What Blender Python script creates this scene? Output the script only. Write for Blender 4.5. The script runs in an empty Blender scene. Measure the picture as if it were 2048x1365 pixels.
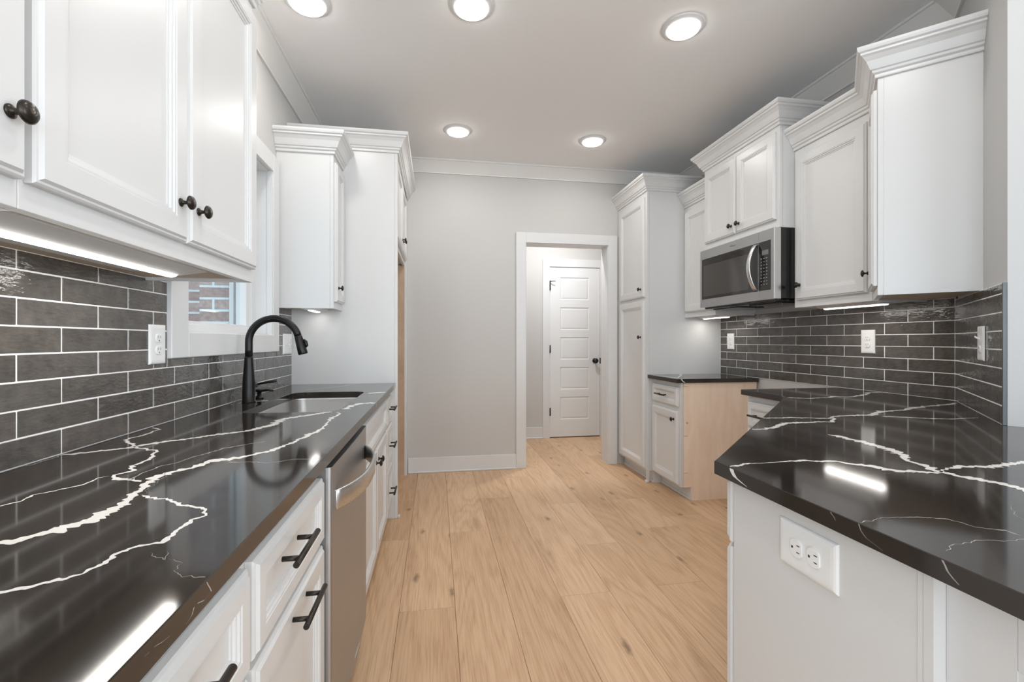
import bpy, bmesh, math, random
from mathutils import Vector, Matrix, noise
random.seed(7)
S = bpy.context.scene
COL = S.collection

# ------------------------------------------------------------------ camera
cam_d = bpy.data.cameras.new('camera')
cam_d.sensor_width = 36.0
cam_d.lens = 915.0 / 2048.0 * 36.0
cam_d.clip_start = 0.02
cam = bpy.data.objects.new('camera', cam_d)
COL.objects.link(cam)
cam.location = (0, 0, 1.18)
cam.rotation_euler = (math.radians(90), 0, -math.atan(152.0 / 915.0))
cam_d.shift_y = -0.5 / 2048.0
S.camera = cam

# ------------------------------------------------------------------ world, daylight, exposure
S.view_settings.view_transform = 'Standard'
S.view_settings.look = 'None'
S.view_settings.exposure = 0.22
S.view_settings.gamma = 1.0
S.view_settings.use_curve_mapping = False
W = bpy.data.worlds.new('daylight_sky')
S.world = W
W.use_nodes = True
bg = W.node_tree.nodes['Background']
bg.inputs[0].default_value = (0.78, 0.89, 1.0, 1)
bg.inputs[1].default_value = 1.6


def area(name, loc, rot, sx, sy, power, col):
    l = bpy.data.lights.new(name, 'AREA')
    l.shape = 'RECTANGLE'
    l.size, l.size_y = sx, sy
    l.energy = power
    l.color = col
    o = bpy.data.objects.new(name, l)
    COL.objects.link(o)
    o.location = loc
    o.rotation_euler = rot
    return o


# daylight from openings assumed behind the camera; side and left lamps added as fill
DAY = (0.80, 0.905, 1.0)
area('daylight_rear_left', (0.6, -3.85, 1.15), (math.radians(122), 0, 0), 1.8, 2.0, 56, DAY)
area('daylight_rear_right', (3.2, -3.85, 1.15), (math.radians(122), 0, 0), 1.8, 2.0, 75, DAY)
area('added_daylight_side', (5.38, -1.4, 1.3), (0, math.radians(118), 0), 2.0, 2.3, 78, DAY)
area('added_daylight_left', (-0.86, -1.9, 1.20), (0, math.radians(-112), 0), 2.0, 1.9, 36, DAY)


# ------------------------------------------------------------------ materials
def new_mat(name, col, rough=0.5, metal=0.0, coat=0.0, spec=0.5):
    m = bpy.data.materials.new(name)
    m.use_nodes = True
    b = m.node_tree.nodes['Principled BSDF']
    b.inputs['Base Color'].default_value = (*col, 1)
    b.inputs['Roughness'].default_value = rough
    b.inputs['Metallic'].default_value = metal
    b.inputs['Specular IOR Level'].default_value = spec
    b.inputs['Coat Weight'].default_value = coat
    return m, m.node_tree.nodes, m.node_tree.links, b


def add(nodes, t, **kw):
    n = nodes.new(t)
    for k, v in kw.items():
        setattr(n, k, v)
    return n


def noise_bump(name, col, rough, scale, strength, dist=0.001, var=0.0, **kw):
    m, N, K, b = new_mat(name, col, rough, **kw)
    tc = add(N, 'ShaderNodeTexCoord')
    ns = add(N, 'ShaderNodeTexNoise')
    ns.inputs['Scale'].default_value = scale
    ns.inputs['Detail'].default_value = 4
    K.new(tc.outputs['Object'], ns.inputs['Vector'])
    bp = add(N, 'ShaderNodeBump')
    bp.inputs['Strength'].default_value = strength
    bp.inputs['Distance'].default_value = dist
    K.new(ns.outputs['Fac'], bp.inputs['Height'])
    K.new(bp.outputs['Normal'], b.inputs['Normal'])
    if var:
        mx = add(N, 'ShaderNodeMixRGB')
        mx.inputs[1].default_value = (*[c * (1 - var) for c in col], 1)
        mx.inputs[2].default_value = (*[min(1, c * (1 + var)) for c in col], 1)
        n2 = add(N, 'ShaderNodeTexNoise')
        n2.inputs['Scale'].default_value = scale * 0.15
        K.new(tc.outputs['Object'], n2.inputs['Vector'])
        K.new(n2.outputs['Fac'], mx.inputs[0])
        K.new(mx.outputs[0], b.inputs['Base Color'])
    return m


M_cab = noise_bump('white_cabinet_paint', (0.71, 0.708, 0.70), 0.30, 260, 0.06, 0.0004)
M_trim = noise_bump('white_trim_paint', (0.74, 0.737, 0.73), 0.38, 180, 0.05, 0.0004)
M_wall = noise_bump('greige_wall_paint', (0.60, 0.585, 0.565), 0.85, 240, 0.12, 0.0006)
M_wallw = noise_bump('pale_wall_paint', (0.53, 0.53, 0.525), 0.8, 240, 0.12, 0.0006)
M_ceil = noise_bump('ceiling_paint', (0.91, 0.905, 0.90), 0.9, 240, 0.1, 0.0006)
M_crown = noise_bump('crown_paint', (0.80, 0.785, 0.76), 0.5, 180, 0.05, 0.0004)
M_door = noise_bump('door_paint', (0.80, 0.80, 0.79), 0.4, 150, 0.05, 0.0004)
M_grout = noise_bump('white_grout', (0.90, 0.89, 0.87), 0.8, 400, 0.2, 0.0004)
M_black = new_mat('matte_black_metal', (0.020, 0.019, 0.018), 0.32, metal=0.6)[0]
M_bronze = new_mat('dark_bronze_knob', (0.045, 0.038, 0.032), 0.30, metal=0.8)[0]
M_rod = noise_bump('dark_bronze_pull', (0.050, 0.043, 0.038), 0.36, 500, 0.1, 0.0003, metal=0.8)
M_plate = new_mat('white_outlet_plastic', (0.86, 0.86, 0.85), 0.28)[0]
M_slot = new_mat('dark_slot', (0.03, 0.03, 0.03), 0.6)[0]
M_blackglass = new_mat('black_glass', (0.022, 0.020, 0.019), 0.06, spec=0.5)[0]
M_blackpl = new_mat('gloss_black_plastic', (0.012, 0.012, 0.012), 0.12)[0]
M_schl = new_mat('dark_grey_edge_metal', (0.12, 0.13, 0.135), 0.4, metal=0.6)[0]
M_lens = new_mat('white_housing', (0.78, 0.78, 0.77), 0.5)[0]
M_key = new_mat('keypad_print', (0.55, 0.54, 0.52), 0.5)[0]
M_grey = new_mat('grey_print', (0.18, 0.17, 0.165), 0.5)[0]
M_out = noise_bump('outdoor_ground', (0.35, 0.36, 0.33), 0.9, 4, 0.3, 0.01, var=0.3)


def emit(name, col, st):
    m = bpy.data.materials.new(name)
    m.use_nodes = True
    N, K = m.node_tree.nodes, m.node_tree.links
    N.remove(N['Principled BSDF'])
    e = N.new('ShaderNodeEmission')
    e.inputs[0].default_value = (*col, 1)
    e.inputs[1].default_value = st
    K.new(e.outputs[0], N['Material Output'].inputs[0])
    return m


M_glow = emit('downlight_glow', (1.0, 0.98, 0.955), 14.0)
M_led = emit('led_strip_glow', (1.0, 0.95, 0.89), 10.0)
M_led2 = emit('led_strip_glow_dim', (1.0, 0.95, 0.89), 3.2)


def brushed(name, col, rough, axis):
    m, N, K, b = new_mat(name, col, rough, metal=1.0)
    tc = add(N, 'ShaderNodeTexCoord')
    mp = add(N, 'ShaderNodeMapping')
    sc = [900, 900, 900]
    sc[axis] = 8
    mp.inputs['Scale'].default_value = sc
    ns = add(N, 'ShaderNodeTexNoise')
    ns.inputs['Scale'].default_value = 1
    ns.inputs['Detail'].default_value = 3
    K.new(tc.outputs['Object'], mp.inputs['Vector'])
    K.new(mp.outputs[0], ns.inputs['Vector'])
    bp = add(N, 'ShaderNodeBump')
    bp.inputs['Strength'].default_value = 0.12
    bp.inputs['Distance'].default_value = 0.0003
    K.new(ns.outputs['Fac'], bp.inputs['Height'])
    K.new(bp.outputs['Normal'], b.inputs['Normal'])
    mr = add(N, 'ShaderNodeMapRange')
    mr.inputs['To Min'].default_value = rough * 0.8
    mr.inputs['To Max'].default_value = rough * 1.25
    K.new(ns.outputs['Fac'], mr.inputs['Value'])
    K.new(mr.outputs[0], b.inputs['Roughness'])
    return m


M_steel = brushed('brushed_stainless_steel', (0.45, 0.455, 0.46), 0.42, 1)
M_steelL = brushed('bright_stainless_steel', (0.66, 0.65, 0.64), 0.28, 1)
M_sink = brushed('sink_stainless_steel', (0.62, 0.60, 0.58), 0.3, 2)


def quartz():
    m, N, K, b = new_mat('black_quartz', (0.024, 0.019, 0.016), 0.08, spec=0.6)
    tc = add(N, 'ShaderNodeTexCoord')
    v = add(N, 'ShaderNodeTexVoronoi')
    v.inputs['Scale'].default_value = 55
    K.new(tc.outputs['Object'], v.inputs['Vector'])
    r = add(N, 'ShaderNodeValToRGB')
    r.color_ramp.elements[0].position = 0.0
    r.color_ramp.elements[0].color = (0.45, 0.43, 0.40, 1)
    r.color_ramp.elements[1].position = 0.035
    r.color_ramp.elements[1].color = (0.0, 0.0, 0.0, 1)
    K.new(v.outputs['Distance'], r.inputs[0])
    n = add(N, 'ShaderNodeTexNoise')
    n.inputs['Scale'].default_value = 3.0
    n.inputs['Detail'].default_value = 6
    K.new(tc.outputs['Object'], n.inputs['Vector'])
    r2 = add(N, 'ShaderNodeValToRGB')
    r2.color_ramp.elements[0].position = 0.35
    r2.color_ramp.elements[0].color = (0.020, 0.016, 0.0135, 1)
    r2.color_ramp.elements[1].position = 0.75
    r2.color_ramp.elements[1].color = (0.040, 0.033, 0.028, 1)
    K.new(n.outputs['Fac'], r2.inputs[0])
    a = add(N, 'ShaderNodeMixRGB', blend_type='ADD')
    n3 = add(N, 'ShaderNodeTexNoise')
    n3.inputs['Scale'].default_value = 9
    K.new(tc.outputs['Object'], n3.inputs['Vector'])
    r3 = add(N, 'ShaderNodeMapRange')
    r3.inputs['From Min'].default_value = 0.56
    r3.inputs['From Max'].default_value = 0.7
    r3.inputs['To Max'].default_value = 0.6
    K.new(n3.outputs['Fac'], r3.inputs['Value'])
    K.new(r3.outputs[0], a.inputs[0])
    K.new(r2.outputs[0], a.inputs[1])
    K.new(r.outputs[0], a.inputs[2])
    K.new(a.outputs[0], b.inputs['Base Color'])
    return m


M_quartz = quartz()
M_vein = noise_bump('white_quartz_vein', (0.80, 0.78, 0.75), 0.12, 60, 0.0, var=0.08, spec=0.6)

M_faint = noise_bump('faint_grey_vein', (0.36, 0.34, 0.32), 0.12, 60, 0.0, var=0.3, spec=0.6)


def tile_mat():
    m, N, K, b = new_mat('charcoal_glazed_tile', (0.075, 0.067, 0.06), 0.10, coat=0.3)
    b.inputs['Coat Roughness'].default_value = 0.05
    tc = add(N, 'ShaderNodeTexCoord')
    at = add(N, 'ShaderNodeAttribute', attribute_name='tone')
    n1 = add(N, 'ShaderNodeTexNoise')
    n1.inputs['Scale'].default_value = 18
    n1.inputs['Detail'].default_value = 8
    n1.inputs['Roughness'].default_value = 0.65
    K.new(tc.outputs['Object'], n1.inputs['Vector'])
    r = add(N, 'ShaderNodeValToRGB')
    r.color_ramp.elements[0].position = 0.3
    r.color_ramp.elements[0].color = (0.062, 0.056, 0.051, 1)
    r.color_ramp.elements[1].position = 0.72
    r.color_ramp.elements[1].color = (0.118, 0.106, 0.095, 1)
    K.new(n1.outputs['Fac'], r.inputs[0])
    mm = add(N, 'ShaderNodeMixRGB', blend_type='MULTIPLY')
    mm.inputs[0].default_value = 1.0
    K.new(r.outputs[0], mm.inputs[1])
    K.new(at.outputs['Color'], mm.inputs[2])
    K.new(mm.outputs[0], b.inputs['Base Color'])
    # hand-made glaze: slow waves plus fine ripple
    mp = add(N, 'ShaderNodeMapping')
    mp.inputs['Scale'].default_value = (12, 12, 24)
    K.new(tc.outputs['Object'], mp.inputs['Vector'])
    n2 = add(N, 'ShaderNodeTexNoise')
    n2.inputs['Scale'].default_value = 1.0
    n2.inputs['Detail'].default_value = 3
    K.new(mp.outputs[0], n2.inputs['Vector'])
    n3 = add(N, 'ShaderNodeTexNoise')
    n3.inputs['Scale'].default_value = 1
    n3.inputs['Detail'].default_value = 4
    mp3 = add(N, 'ShaderNodeMapping')
    mp3.inputs['Scale'].default_value = (45, 45, 130)
    K.new(tc.outputs['Object'], mp3.inputs['Vector'])
    K.new(mp3.outputs[0], n3.inputs['Vector'])
    b1 = add(N, 'ShaderNodeBump')
    b1.inputs['Strength'].default_value = 0.9
    b1.inputs['Distance'].default_value = 0.004
    K.new(n2.outputs['Fac'], b1.inputs['Height'])
    b2 = add(N, 'ShaderNodeBump')
    b2.inputs['Strength'].default_value = 0.5
    b2.inputs['Distance'].default_value = 0.0022
    K.new(n3.outputs['Fac'], b2.inputs['Height'])
    K.new(b1.outputs[0], b2.inputs['Normal'])
    K.new(b2.outputs[0], b.inputs['Normal'])
    K.new(b2.outputs[0], b.inputs['Coat Normal'])
    return m


M_tile = tile_mat()


def oak():
    m, N, K, b = new_mat('natural_oak_plank', (0.5, 0.33, 0.2), 0.42)
    tc = add(N, 'ShaderNodeTexCoord')
    at = add(N, 'ShaderNodeAttribute', attribute_name='tone')
    sx = add(N, 'ShaderNodeSeparateColor')
    K.new(at.outputs['Color'], sx.inputs[0])
    off = add(N, 'ShaderNodeCombineXYZ')
    for i in (1, 2):
        mu = add(N, 'ShaderNodeMath', operation='MULTIPLY')
        mu.inputs[1].default_value = 37.0
        K.new(sx.outputs[i], mu.inputs[0])
        K.new(mu.outputs[0], off.inputs[i - 1])
    ad = add(N, 'ShaderNodeVectorMath', operation='ADD')
    K.new(tc.outputs['Object'], ad.inputs[0])
    K.new(off.outputs[0], ad.inputs[1])
    # warp for cathedral figure
    mp = add(N, 'ShaderNodeMapping')
    mp.inputs['Scale'].default_value = (3.4, 0.42, 1)
    K.new(ad.outputs[0], mp.inputs['Vector'])
    nw = add(N, 'ShaderNodeTexNoise')
    nw.inputs['Scale'].default_value = 1.0
    nw.inputs['Detail'].default_value = 2.5
    nw.inputs['Distortion'].default_value = 0.4
    K.new(mp.outputs[0], nw.inputs['Vector'])
    mult = add(N, 'ShaderNodeMath', operation='MULTIPLY')
    mult.inputs[1].default_value = 95.0
    K.new(nw.outputs['Fac'], mult.inputs[0])
    sn = add(N, 'ShaderNodeMath', operation='SINE')
    K.new(mult.outputs[0], sn.inputs[0])
    ring = add(N, 'ShaderNodeMapRange')
    ring.inputs['From Min'].default_value = -1
    K.new(sn.outputs[0], ring.inputs['Value'])
    pw = add(N, 'ShaderNodeMath', operation='POWER')
    pw.inputs[1].default_value = 2.2
    K.new(ring.outputs[0], pw.inputs[0])
    # fine pores
    mp2 = add(N, 'ShaderNodeMapping')
    mp2.inputs['Scale'].default_value = (160, 5, 1)
    K.new(ad.outputs[0], mp2.inputs['Vector'])
    nf = add(N, 'ShaderNodeTexNoise')
    nf.inputs['Scale'].default_value = 1
    nf.inputs['Detail'].default_value = 5
    K.new(mp2.outputs[0], nf.inputs['Vector'])
    # knots
    mp3 = add(N, 'ShaderNodeMapping')
    mp3.inputs['Scale'].default_value = (4.2, 1.7, 1)
    K.new(ad.outputs[0], mp3.inputs['Vector'])
    nk = add(N, 'ShaderNodeTexNoise')
    nk.inputs['Scale'].default_value = 22
    nk.inputs['Detail'].default_value = 4
    K.new(ad.outputs[0], nk.inputs['Vector'])
    nks = add(N, 'ShaderNodeVectorMath', operation='SCALE')
    nks.inputs['Scale'].default_value = 0.13
    K.new(nk.outputs['Color'], nks.inputs[0])
    nka = add(N, 'ShaderNodeVectorMath', operation='ADD')
    K.new(mp3.outputs[0], nka.inputs[0])
    K.new(nks.outputs[0], nka.inputs[1])
    vk = add(N, 'ShaderNodeTexVoronoi', voronoi_dimensions='2D')
    vk.inputs['Scale'].default_value = 1.0
    K.new(nka.outputs[0], vk.inputs['Vector'])
    kn = add(N, 'ShaderNodeMapRange')
    kn.inputs['From Min'].default_value = 0.01
    kn.inputs['From Max'].default_value = 0.085
    kn.inputs['To Min'].default_value = 1.0
    kn.inputs['To Max'].default_value = 0.0
    K.new(vk.outputs['Distance'], kn.inputs['Value'])
    sc = add(N, 'ShaderNodeSeparateColor')
    K.new(vk.outputs['Color'], sc.inputs[0])
    gt = add(N, 'ShaderNodeMath', operation='GREATER_THAN')
    gt.inputs[1].default_value = 0.5
    K.new(sc.outputs[0], gt.inputs[0])
    km = add(N, 'ShaderNodeMath', operation='MULTIPLY')
    K.new(kn.outputs[0], km.inputs[0])
    K.new(gt.outputs[0], km.inputs[1])
    base = add(N, 'ShaderNodeValToRGB')
    base.color_ramp.elements[0].color = (0.650, 0.425, 0.255, 1)
    base.color_ramp.elements[1].color = (0.800, 0.552, 0.352, 1)
    K.new(sx.outputs[0], base.inputs[0])
    c1 = add(N, 'ShaderNodeMixRGB', blend_type='MULTIPLY')
    c1.inputs[2].default_value = (0.80, 0.74, 0.68, 1)
    f1 = add(N, 'ShaderNodeMath', operation='MULTIPLY')
    f1.inputs[1].default_value = 0.5
    K.new(pw.outputs[0], f1.inputs[0])
    K.new(f1.outputs[0], c1.inputs[0])
    K.new(base.outputs[0], c1.inputs[1])
    c2 = add(N, 'ShaderNodeMixRGB', blend_type='MULTIPLY')
    c2.inputs[2].default_value = (0.72, 0.64, 0.56, 1)
    f2 = add(N, 'ShaderNodeMapRange')
    f2.inputs['From Min'].default_value = 0.45
    f2.inputs['From Max'].default_value = 0.75
    f2.inputs['To Max'].default_value = 0.8
    K.new(nf.outputs['Fac'], f2.inputs['Value'])
    K.new(f2.outputs[0], c2.inputs[0])
    K.new(c1.outputs[0], c2.inputs[1])
    # broad mineral streaks
    mp4 = add(N, 'ShaderNodeMapping')
    mp4.inputs['Scale'].default_value = (7, 1.6, 1)
    K.new(ad.outputs[0], mp4.inputs['Vector'])
    n4 = add(N, 'ShaderNodeTexNoise')
    n4.inputs['Scale'].default_value = 1
    n4.inputs['Detail'].default_value = 6
    n4.inputs['Roughness'].default_value = 0.6
    K.new(mp4.outputs[0], n4.inputs['Vector'])
    f4 = add(N, 'ShaderNodeMapRange')
    f4.inputs['From Min'].default_value = 0.56
    f4.inputs['From Max'].default_value = 0.74
    f4.inputs['To Max'].default_value = 0.8
    K.new(n4.outputs['Fac'], f4.inputs['Value'])
    c4 = add(N, 'ShaderNodeMixRGB', blend_type='MULTIPLY')
    c4.inputs[2].default_value = (0.66, 0.58, 0.52, 1)
    K.new(f4.outputs[0], c4.inputs[0])
    K.new(c2.outputs[0], c4.inputs[1])
    c3 = add(N, 'ShaderNodeMixRGB', blend_type='MIX')
    c3.inputs[2].default_value = (0.17, 0.105, 0.065, 1)
    f3 = add(N, 'ShaderNodeMath', operation='MULTIPLY')
    f3.inputs[1].default_value = 0.75
    K.new(km.outputs[0], f3.inputs[0])
    K.new(f3.outputs[0], c3.inputs[0])
    K.new(c4.outputs[0], c3.inputs[1])
    K.new(c3.outputs[0], b.inputs['Base Color'])
    bp = add(N, 'ShaderNodeBump')
    bp.inputs['Strength'].default_value = 0.15
    bp.inputs['Distance'].default_value = 0.0006
    K.new(nf.outputs['Fac'], bp.inputs['Height'])
    K.new(bp.outputs[0], b.inputs['Normal'])
    return m


M_oak = oak()


def plywood(name, c0, c1, scl):
    m, N, K, b = new_mat(name, c0, 0.6)
    tc = add(N, 'ShaderNodeTexCoord')
    mp = add(N, 'ShaderNodeMapping')
    mp.inputs['Scale'].default_value = scl
    K.new(tc.outputs['Object'], mp.inputs['Vector'])
    n = add(N, 'ShaderNodeTexNoise')
    n.inputs['Scale'].default_value = 1
    n.inputs['Detail'].default_value = 7
    n.inputs['Distortion'].default_value = 0.8
    K.new(mp.outputs[0], n.inputs['Vector'])
    r = add(N, 'ShaderNodeValToRGB')
    r.color_ramp.elements[0].position = 0.3
    r.color_ramp.elements[0].color = (*c0, 1)
    r.color_ramp.elements[1].position = 0.7
    r.color_ramp.elements[1].color = (*c1, 1)
    K.new(n.outputs['Fac'], r.inputs[0])
    K.new(r.outputs[0], b.inputs['Base Color'])
    return m


M_ply = plywood('birch_plywood', (0.90, 0.68, 0.52), (0.96, 0.78, 0.62), (14, 14, 3))
M_maplel = plywood('pale_maple_underside', (0.66, 0.52, 0.38), (0.74, 0.60, 0.46), (6, 30, 6))
M_maple = plywood('raw_maple', (0.50, 0.34, 0.22), (0.62, 0.45, 0.31), (6, 30, 6))


def brick_mat():
    m, N, K, b = new_mat('outside_brick', (0.3, 0.15, 0.1), 0.9)
    tc = add(N, 'ShaderNodeTexCoord')
    sp = add(N, 'ShaderNodeSeparateXYZ')
    K.new(tc.outputs['Object'], sp.inputs[0])
    sm = add(N, 'ShaderNodeMath', operation='ADD')
    K.new(sp.outputs[0], sm.inputs[0])
    K.new(sp.outputs[1], sm.inputs[1])
    cb = add(N, 'ShaderNodeCombineXYZ')
    K.new(sm.outputs[0], cb.inputs[0])
    K.new(sp.outputs[2], cb.inputs[1])
    br = add(N, 'ShaderNodeTexBrick')
    br.inputs['Scale'].default_value = 1
    br.inputs['Brick Width'].default_value = 0.203
    br.inputs['Row Height'].default_value = 0.0675
    br.inputs['Mortar Size'].default_value = 0.0065
    br.inputs['Color1'].default_value = (0.42, 0.30, 0.27, 1)
    br.inputs['Color2'].default_value = (0.58, 0.45, 0.42, 1)
    br.inputs['Mortar'].default_value = (0.80, 0.86, 0.88, 1)
    K.new(cb.outputs[0], br.inputs['Vector'])
    n = add(N, 'ShaderNodeTexNoise')
    n.inputs['Scale'].default_value = 45
    n.inputs['Detail'].default_value = 6
    K.new(tc.outputs['Object'], n.inputs['Vector'])
    mx = add(N, 'ShaderNodeMixRGB', blend_type='SOFT_LIGHT')
    mx.inputs[0].default_value = 0.8
    K.new(br.outputs['Color'], mx.inputs[1])
    K.new(n.outputs['Fac'], mx.inputs[2])
    K.new(mx.outputs[0], b.inputs['Base Color'])
    bp = add(N, 'ShaderNodeBump')
    bp.inputs['Strength'].default_value = 0.6
    bp.inputs['Distance'].default_value = 0.006
    K.new(br.outputs['Fac'], bp.inputs['Height'])
    bp.invert = True
    K.new(bp.outputs[0], b.inputs['Normal'])
    return m


M_brick = brick_mat()


def glass_mat():
    m = bpy.data.materials.new('window_glass')
    m.use_nodes = True
    N, K = m.node_tree.nodes, m.node_tree.links
    N.remove(N['Principled BSDF'])
    t = N.new('ShaderNodeBsdfTransparent')
    t.inputs[0].default_value = (0.93, 0.97, 0.98, 1)
    g = N.new('ShaderNodeBsdfGlossy')
    g.inputs['Roughness'].default_value = 0.02
    lw = N.new('ShaderNodeLayerWeight')
    lw.inputs[0].default_value = 0.3
    pf = N.new('ShaderNodeMath')
    pf.operation = 'POWER'
    pf.inputs[1].default_value = 4.0
    K.new(lw.outputs['Facing'], pf.inputs[0])
    fr = N.new('ShaderNodeMath')
    fr.operation = 'MULTIPLY_ADD'
    fr.inputs[1].default_value = 0.5
    fr.inputs[2].default_value = 0.04
    K.new(pf.outputs[0], fr.inputs[0])
    mx = N.new('ShaderNodeMixShader')
    K.new(fr.outputs[0], mx.inputs[0])
    K.new(t.outputs[0], mx.inputs[1])
    K.new(g.outputs[0], mx.inputs[2])
    K.new(mx.outputs[0], N['Material Output'].inputs[0])
    return m


M_glass = glass_mat()

# ------------------------------------------------------------------ mesh helpers
WORLD = {}          # object -> world translation of its origin


def ident(a, b, c):
    return (a, b, c)


class MB:
    """collects shapes of one part; F maps local (a, b, c) to world (x, y, z)"""

    def __init__(self, F=ident):
        self.bm = bmesh.new()
        self.F = F
        self.tone = None

    def v(self, a, b, c):
        return self.bm.verts.new(self.F(a, b, c))

    def face(self, vs, mi=0, smooth=False):
        try:
            f = self.bm.faces.new(vs)
            f.material_index = mi
            f.smooth = smooth
            return f
        except ValueError:
            return None

    def box(self, a0, a1, b0, b1, c0, c1, bev=0.0, mi=0, tone=None):
        a0, a1 = min(a0, a1), max(a0, a1)
        b0, b1 = min(b0, b1), max(b0, b1)
        c0, c1 = min(c0, c1), max(c0, c1)
        if not bev:
            p = [self.v(a, b, c) for a in (a0, a1) for b in (b0, b1) for c in (c0, c1)]
            fs = [self.face([p[i] for i in q], mi) for q in
                  ((0, 1, 3, 2), (4, 6, 7, 5), (0, 4, 5, 1), (2, 3, 7, 6), (0, 2, 6, 4), (1, 5, 7, 3))]
        else:
            e = min(bev, (a1 - a0) / 2.1, (b1 - b0) / 2.1, (c1 - c0) / 2.1)
            P = {}
            for i, a in enumerate((a0, a1)):
                for j, b in enumerate((b0, b1)):
                    for k, c in enumerate((c0, c1)):
                        da = e if i == 0 else -e
                        db = e if j == 0 else -e
                        dc = e if k == 0 else -e
                        P[i, j, k, 0] = self.v(a, b + db, c + dc)
                        P[i, j, k, 1] = self.v(a + da, b, c + dc)
                        P[i, j, k, 2] = self.v(a + da, b + db, c)
            fs = []
            for i in (0, 1):
                fs.append(self.face([P[i, 0, 0, 0], P[i, 1, 0, 0], P[i, 1, 1, 0], P[i, 0, 1, 0]], mi))
                fs.append(self.face([P[0, i, 0, 1], P[1, i, 0, 1], P[1, i, 1, 1], P[0, i, 1, 1]], mi))
                fs.append(self.face([P[0, 0, i, 2], P[1, 0, i, 2], P[1, 1, i, 2], P[0, 1, i, 2]], mi))
            for i in (0, 1):
                for j in (0, 1):
                    fs.append(self.face([P[0, i, j, 1], P[1, i, j, 1], P[1, i, j, 2], P[0, i, j, 2]], mi))
                    fs.append(self.face([P[i, 0, j, 0], P[i, 1, j, 0], P[i, 1, j, 2], P[i, 0, j, 2]], mi))
                    fs.append(self.face([P[i, j, 0, 0], P[i, j, 1, 0], P[i, j, 1, 1], P[i, j, 0, 1]], mi))
            for i in (0, 1):
                for j in (0, 1):
                    for k in (0, 1):
                        fs.append(self.face([P[i, j, k, 0], P[i, j, k, 1], P[i, j, k, 2]], mi))
        if tone is not None:
            for f in fs:
                if f:
                    self.tones().append((f, tone))
        return fs

    def tones(self):
        if self.tone is None:
            self.tone = []
        return self.tone

    def prism(self, poly, c0, c1, mi=0, bev=0.0):
        """polygon in (a, b), extruded along c; bev chamfers the top edge"""
        lo = [self.v(a, b, c0) for a, b in poly]
        if bev:
            mid = [self.v(a, b, c1 - bev) for a, b in poly]
            ip = inset_poly(poly, bev)
            hi = [self.v(a, b, c1) for a, b in ip]
            rings = [lo, mid, hi]
        else:
            hi = [self.v(a, b, c1) for a, b in poly]
            rings = [lo, hi]
        n = len(poly)
        for r0, r1 in zip(rings, rings[1:]):
            for i in range(n):
                self.face([r0[i], r0[(i + 1) % n], r1[(i + 1) % n], r1[i]], mi)
        self.face(lo[::-1], mi)
        self.face(hi, mi)

    def ring_tube(self, rings, mi=0, smooth=True, cap=True, closed=False):
        n = len(rings[0])
        pairs = list(zip(rings, rings[1:]))
        if closed:
            pairs.append((rings[-1], rings[0]))
        for r0, r1 in pairs:
            for i in range(n):
                self.face([r0[i], r0[(i + 1) % n], r1[(i + 1) % n], r1[i]], mi, smooth)
        if cap and not closed:
            self.face(rings[0][::-1], mi)
            self.face(rings[-1], mi)

    def tube(self, pts, rad, seg=20, mi=0, squash=None):
        """round tube through local points; rad is a number or one per point"""
        P = [Vector(p) for p in pts]
        R = rad if isinstance(rad, (list, tuple)) else [rad] * len(P)
        rings = []
        up = None
        for i, p in enumerate(P):
            t = (P[min(i + 1, len(P) - 1)] - P[max(i - 1, 0)]).normalized()
            if up is None:
                ref = Vector((0, 0, 1)) if abs(t.z) < 0.9 else Vector((1, 0, 0))
                up = (ref - t * ref.dot(t)).normalized()
            else:
                up = (up - t * up.dot(t)).normalized()
            s = t.cross(up)
            ring = []
            for k in range(seg):
                an = 2 * math.pi * k / seg
                q = p + (up * math.cos(an) + s * math.sin(an)) * R[i]
                ring.append(self.v(*q))
            rings.append(ring)
        self.ring_tube(rings, mi)

    def lathe(self, prof, ca, cb, cc, axis='c', seg=28, mi=0, smooth=True):
        """prof: (radius, height) pairs along the axis from (ca, cb, cc)"""
        rings = []
        for r, h in prof:
            ring = []
            for k in range(seg):
                an = 2 * math.pi * k / seg
                x, y = r * math.cos(an), r * math.sin(an)
                if axis == 'c':
                    ring.append(self.v(ca + x, cb + y, cc + h))
                elif axis == 'b':
                    ring.append(self.v(ca + x, cb + h, cc + y))
                else:
                    ring.append(self.v(ca + h, cb + x, cc + y))
            rings.append(ring)
        self.ring_tube(rings, mi, smooth)

    def front(self, a0, a1, c0, c1, b0=0.0, t=0.020, stile=0.052, mi=0, flat=False):
        """a door or drawer front with a stepped edge, frame and recessed flat panel"""
        k = min(1.0, (c1 - c0) / 0.20)
        st = min(stile, (c1 - c0) * 0.24)
        prof = [(0, 0.0), (0, t * 0.55), (0.003, t * 0.72), (0.0065, t * 0.74), (0.0105, t), (st - 0.0015, t),
                (st, t - 0.0015), (st + 0.0045 * k, t - 0.0015), (st + 0.006 * k, t - 0.005), (st + 0.012 * k, t - 0.0055),
                (st + 0.014 * k, t - 0.009), (st + 0.019 * k, t - 0.0095), (st + 0.0195 * k, t - 0.012)]
        rings = []
        for ins, b in prof:
            rings.append([self.v(a0 + ins, b0 + b, c0 + ins), self.v(a1 - ins, b0 + b, c0 + ins),
                          self.v(a1 - ins, b0 + b, c1 - ins), self.v(a0 + ins, b0 + b, c1 - ins)])
        self.ring_tube(rings, mi, smooth=False)

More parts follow.
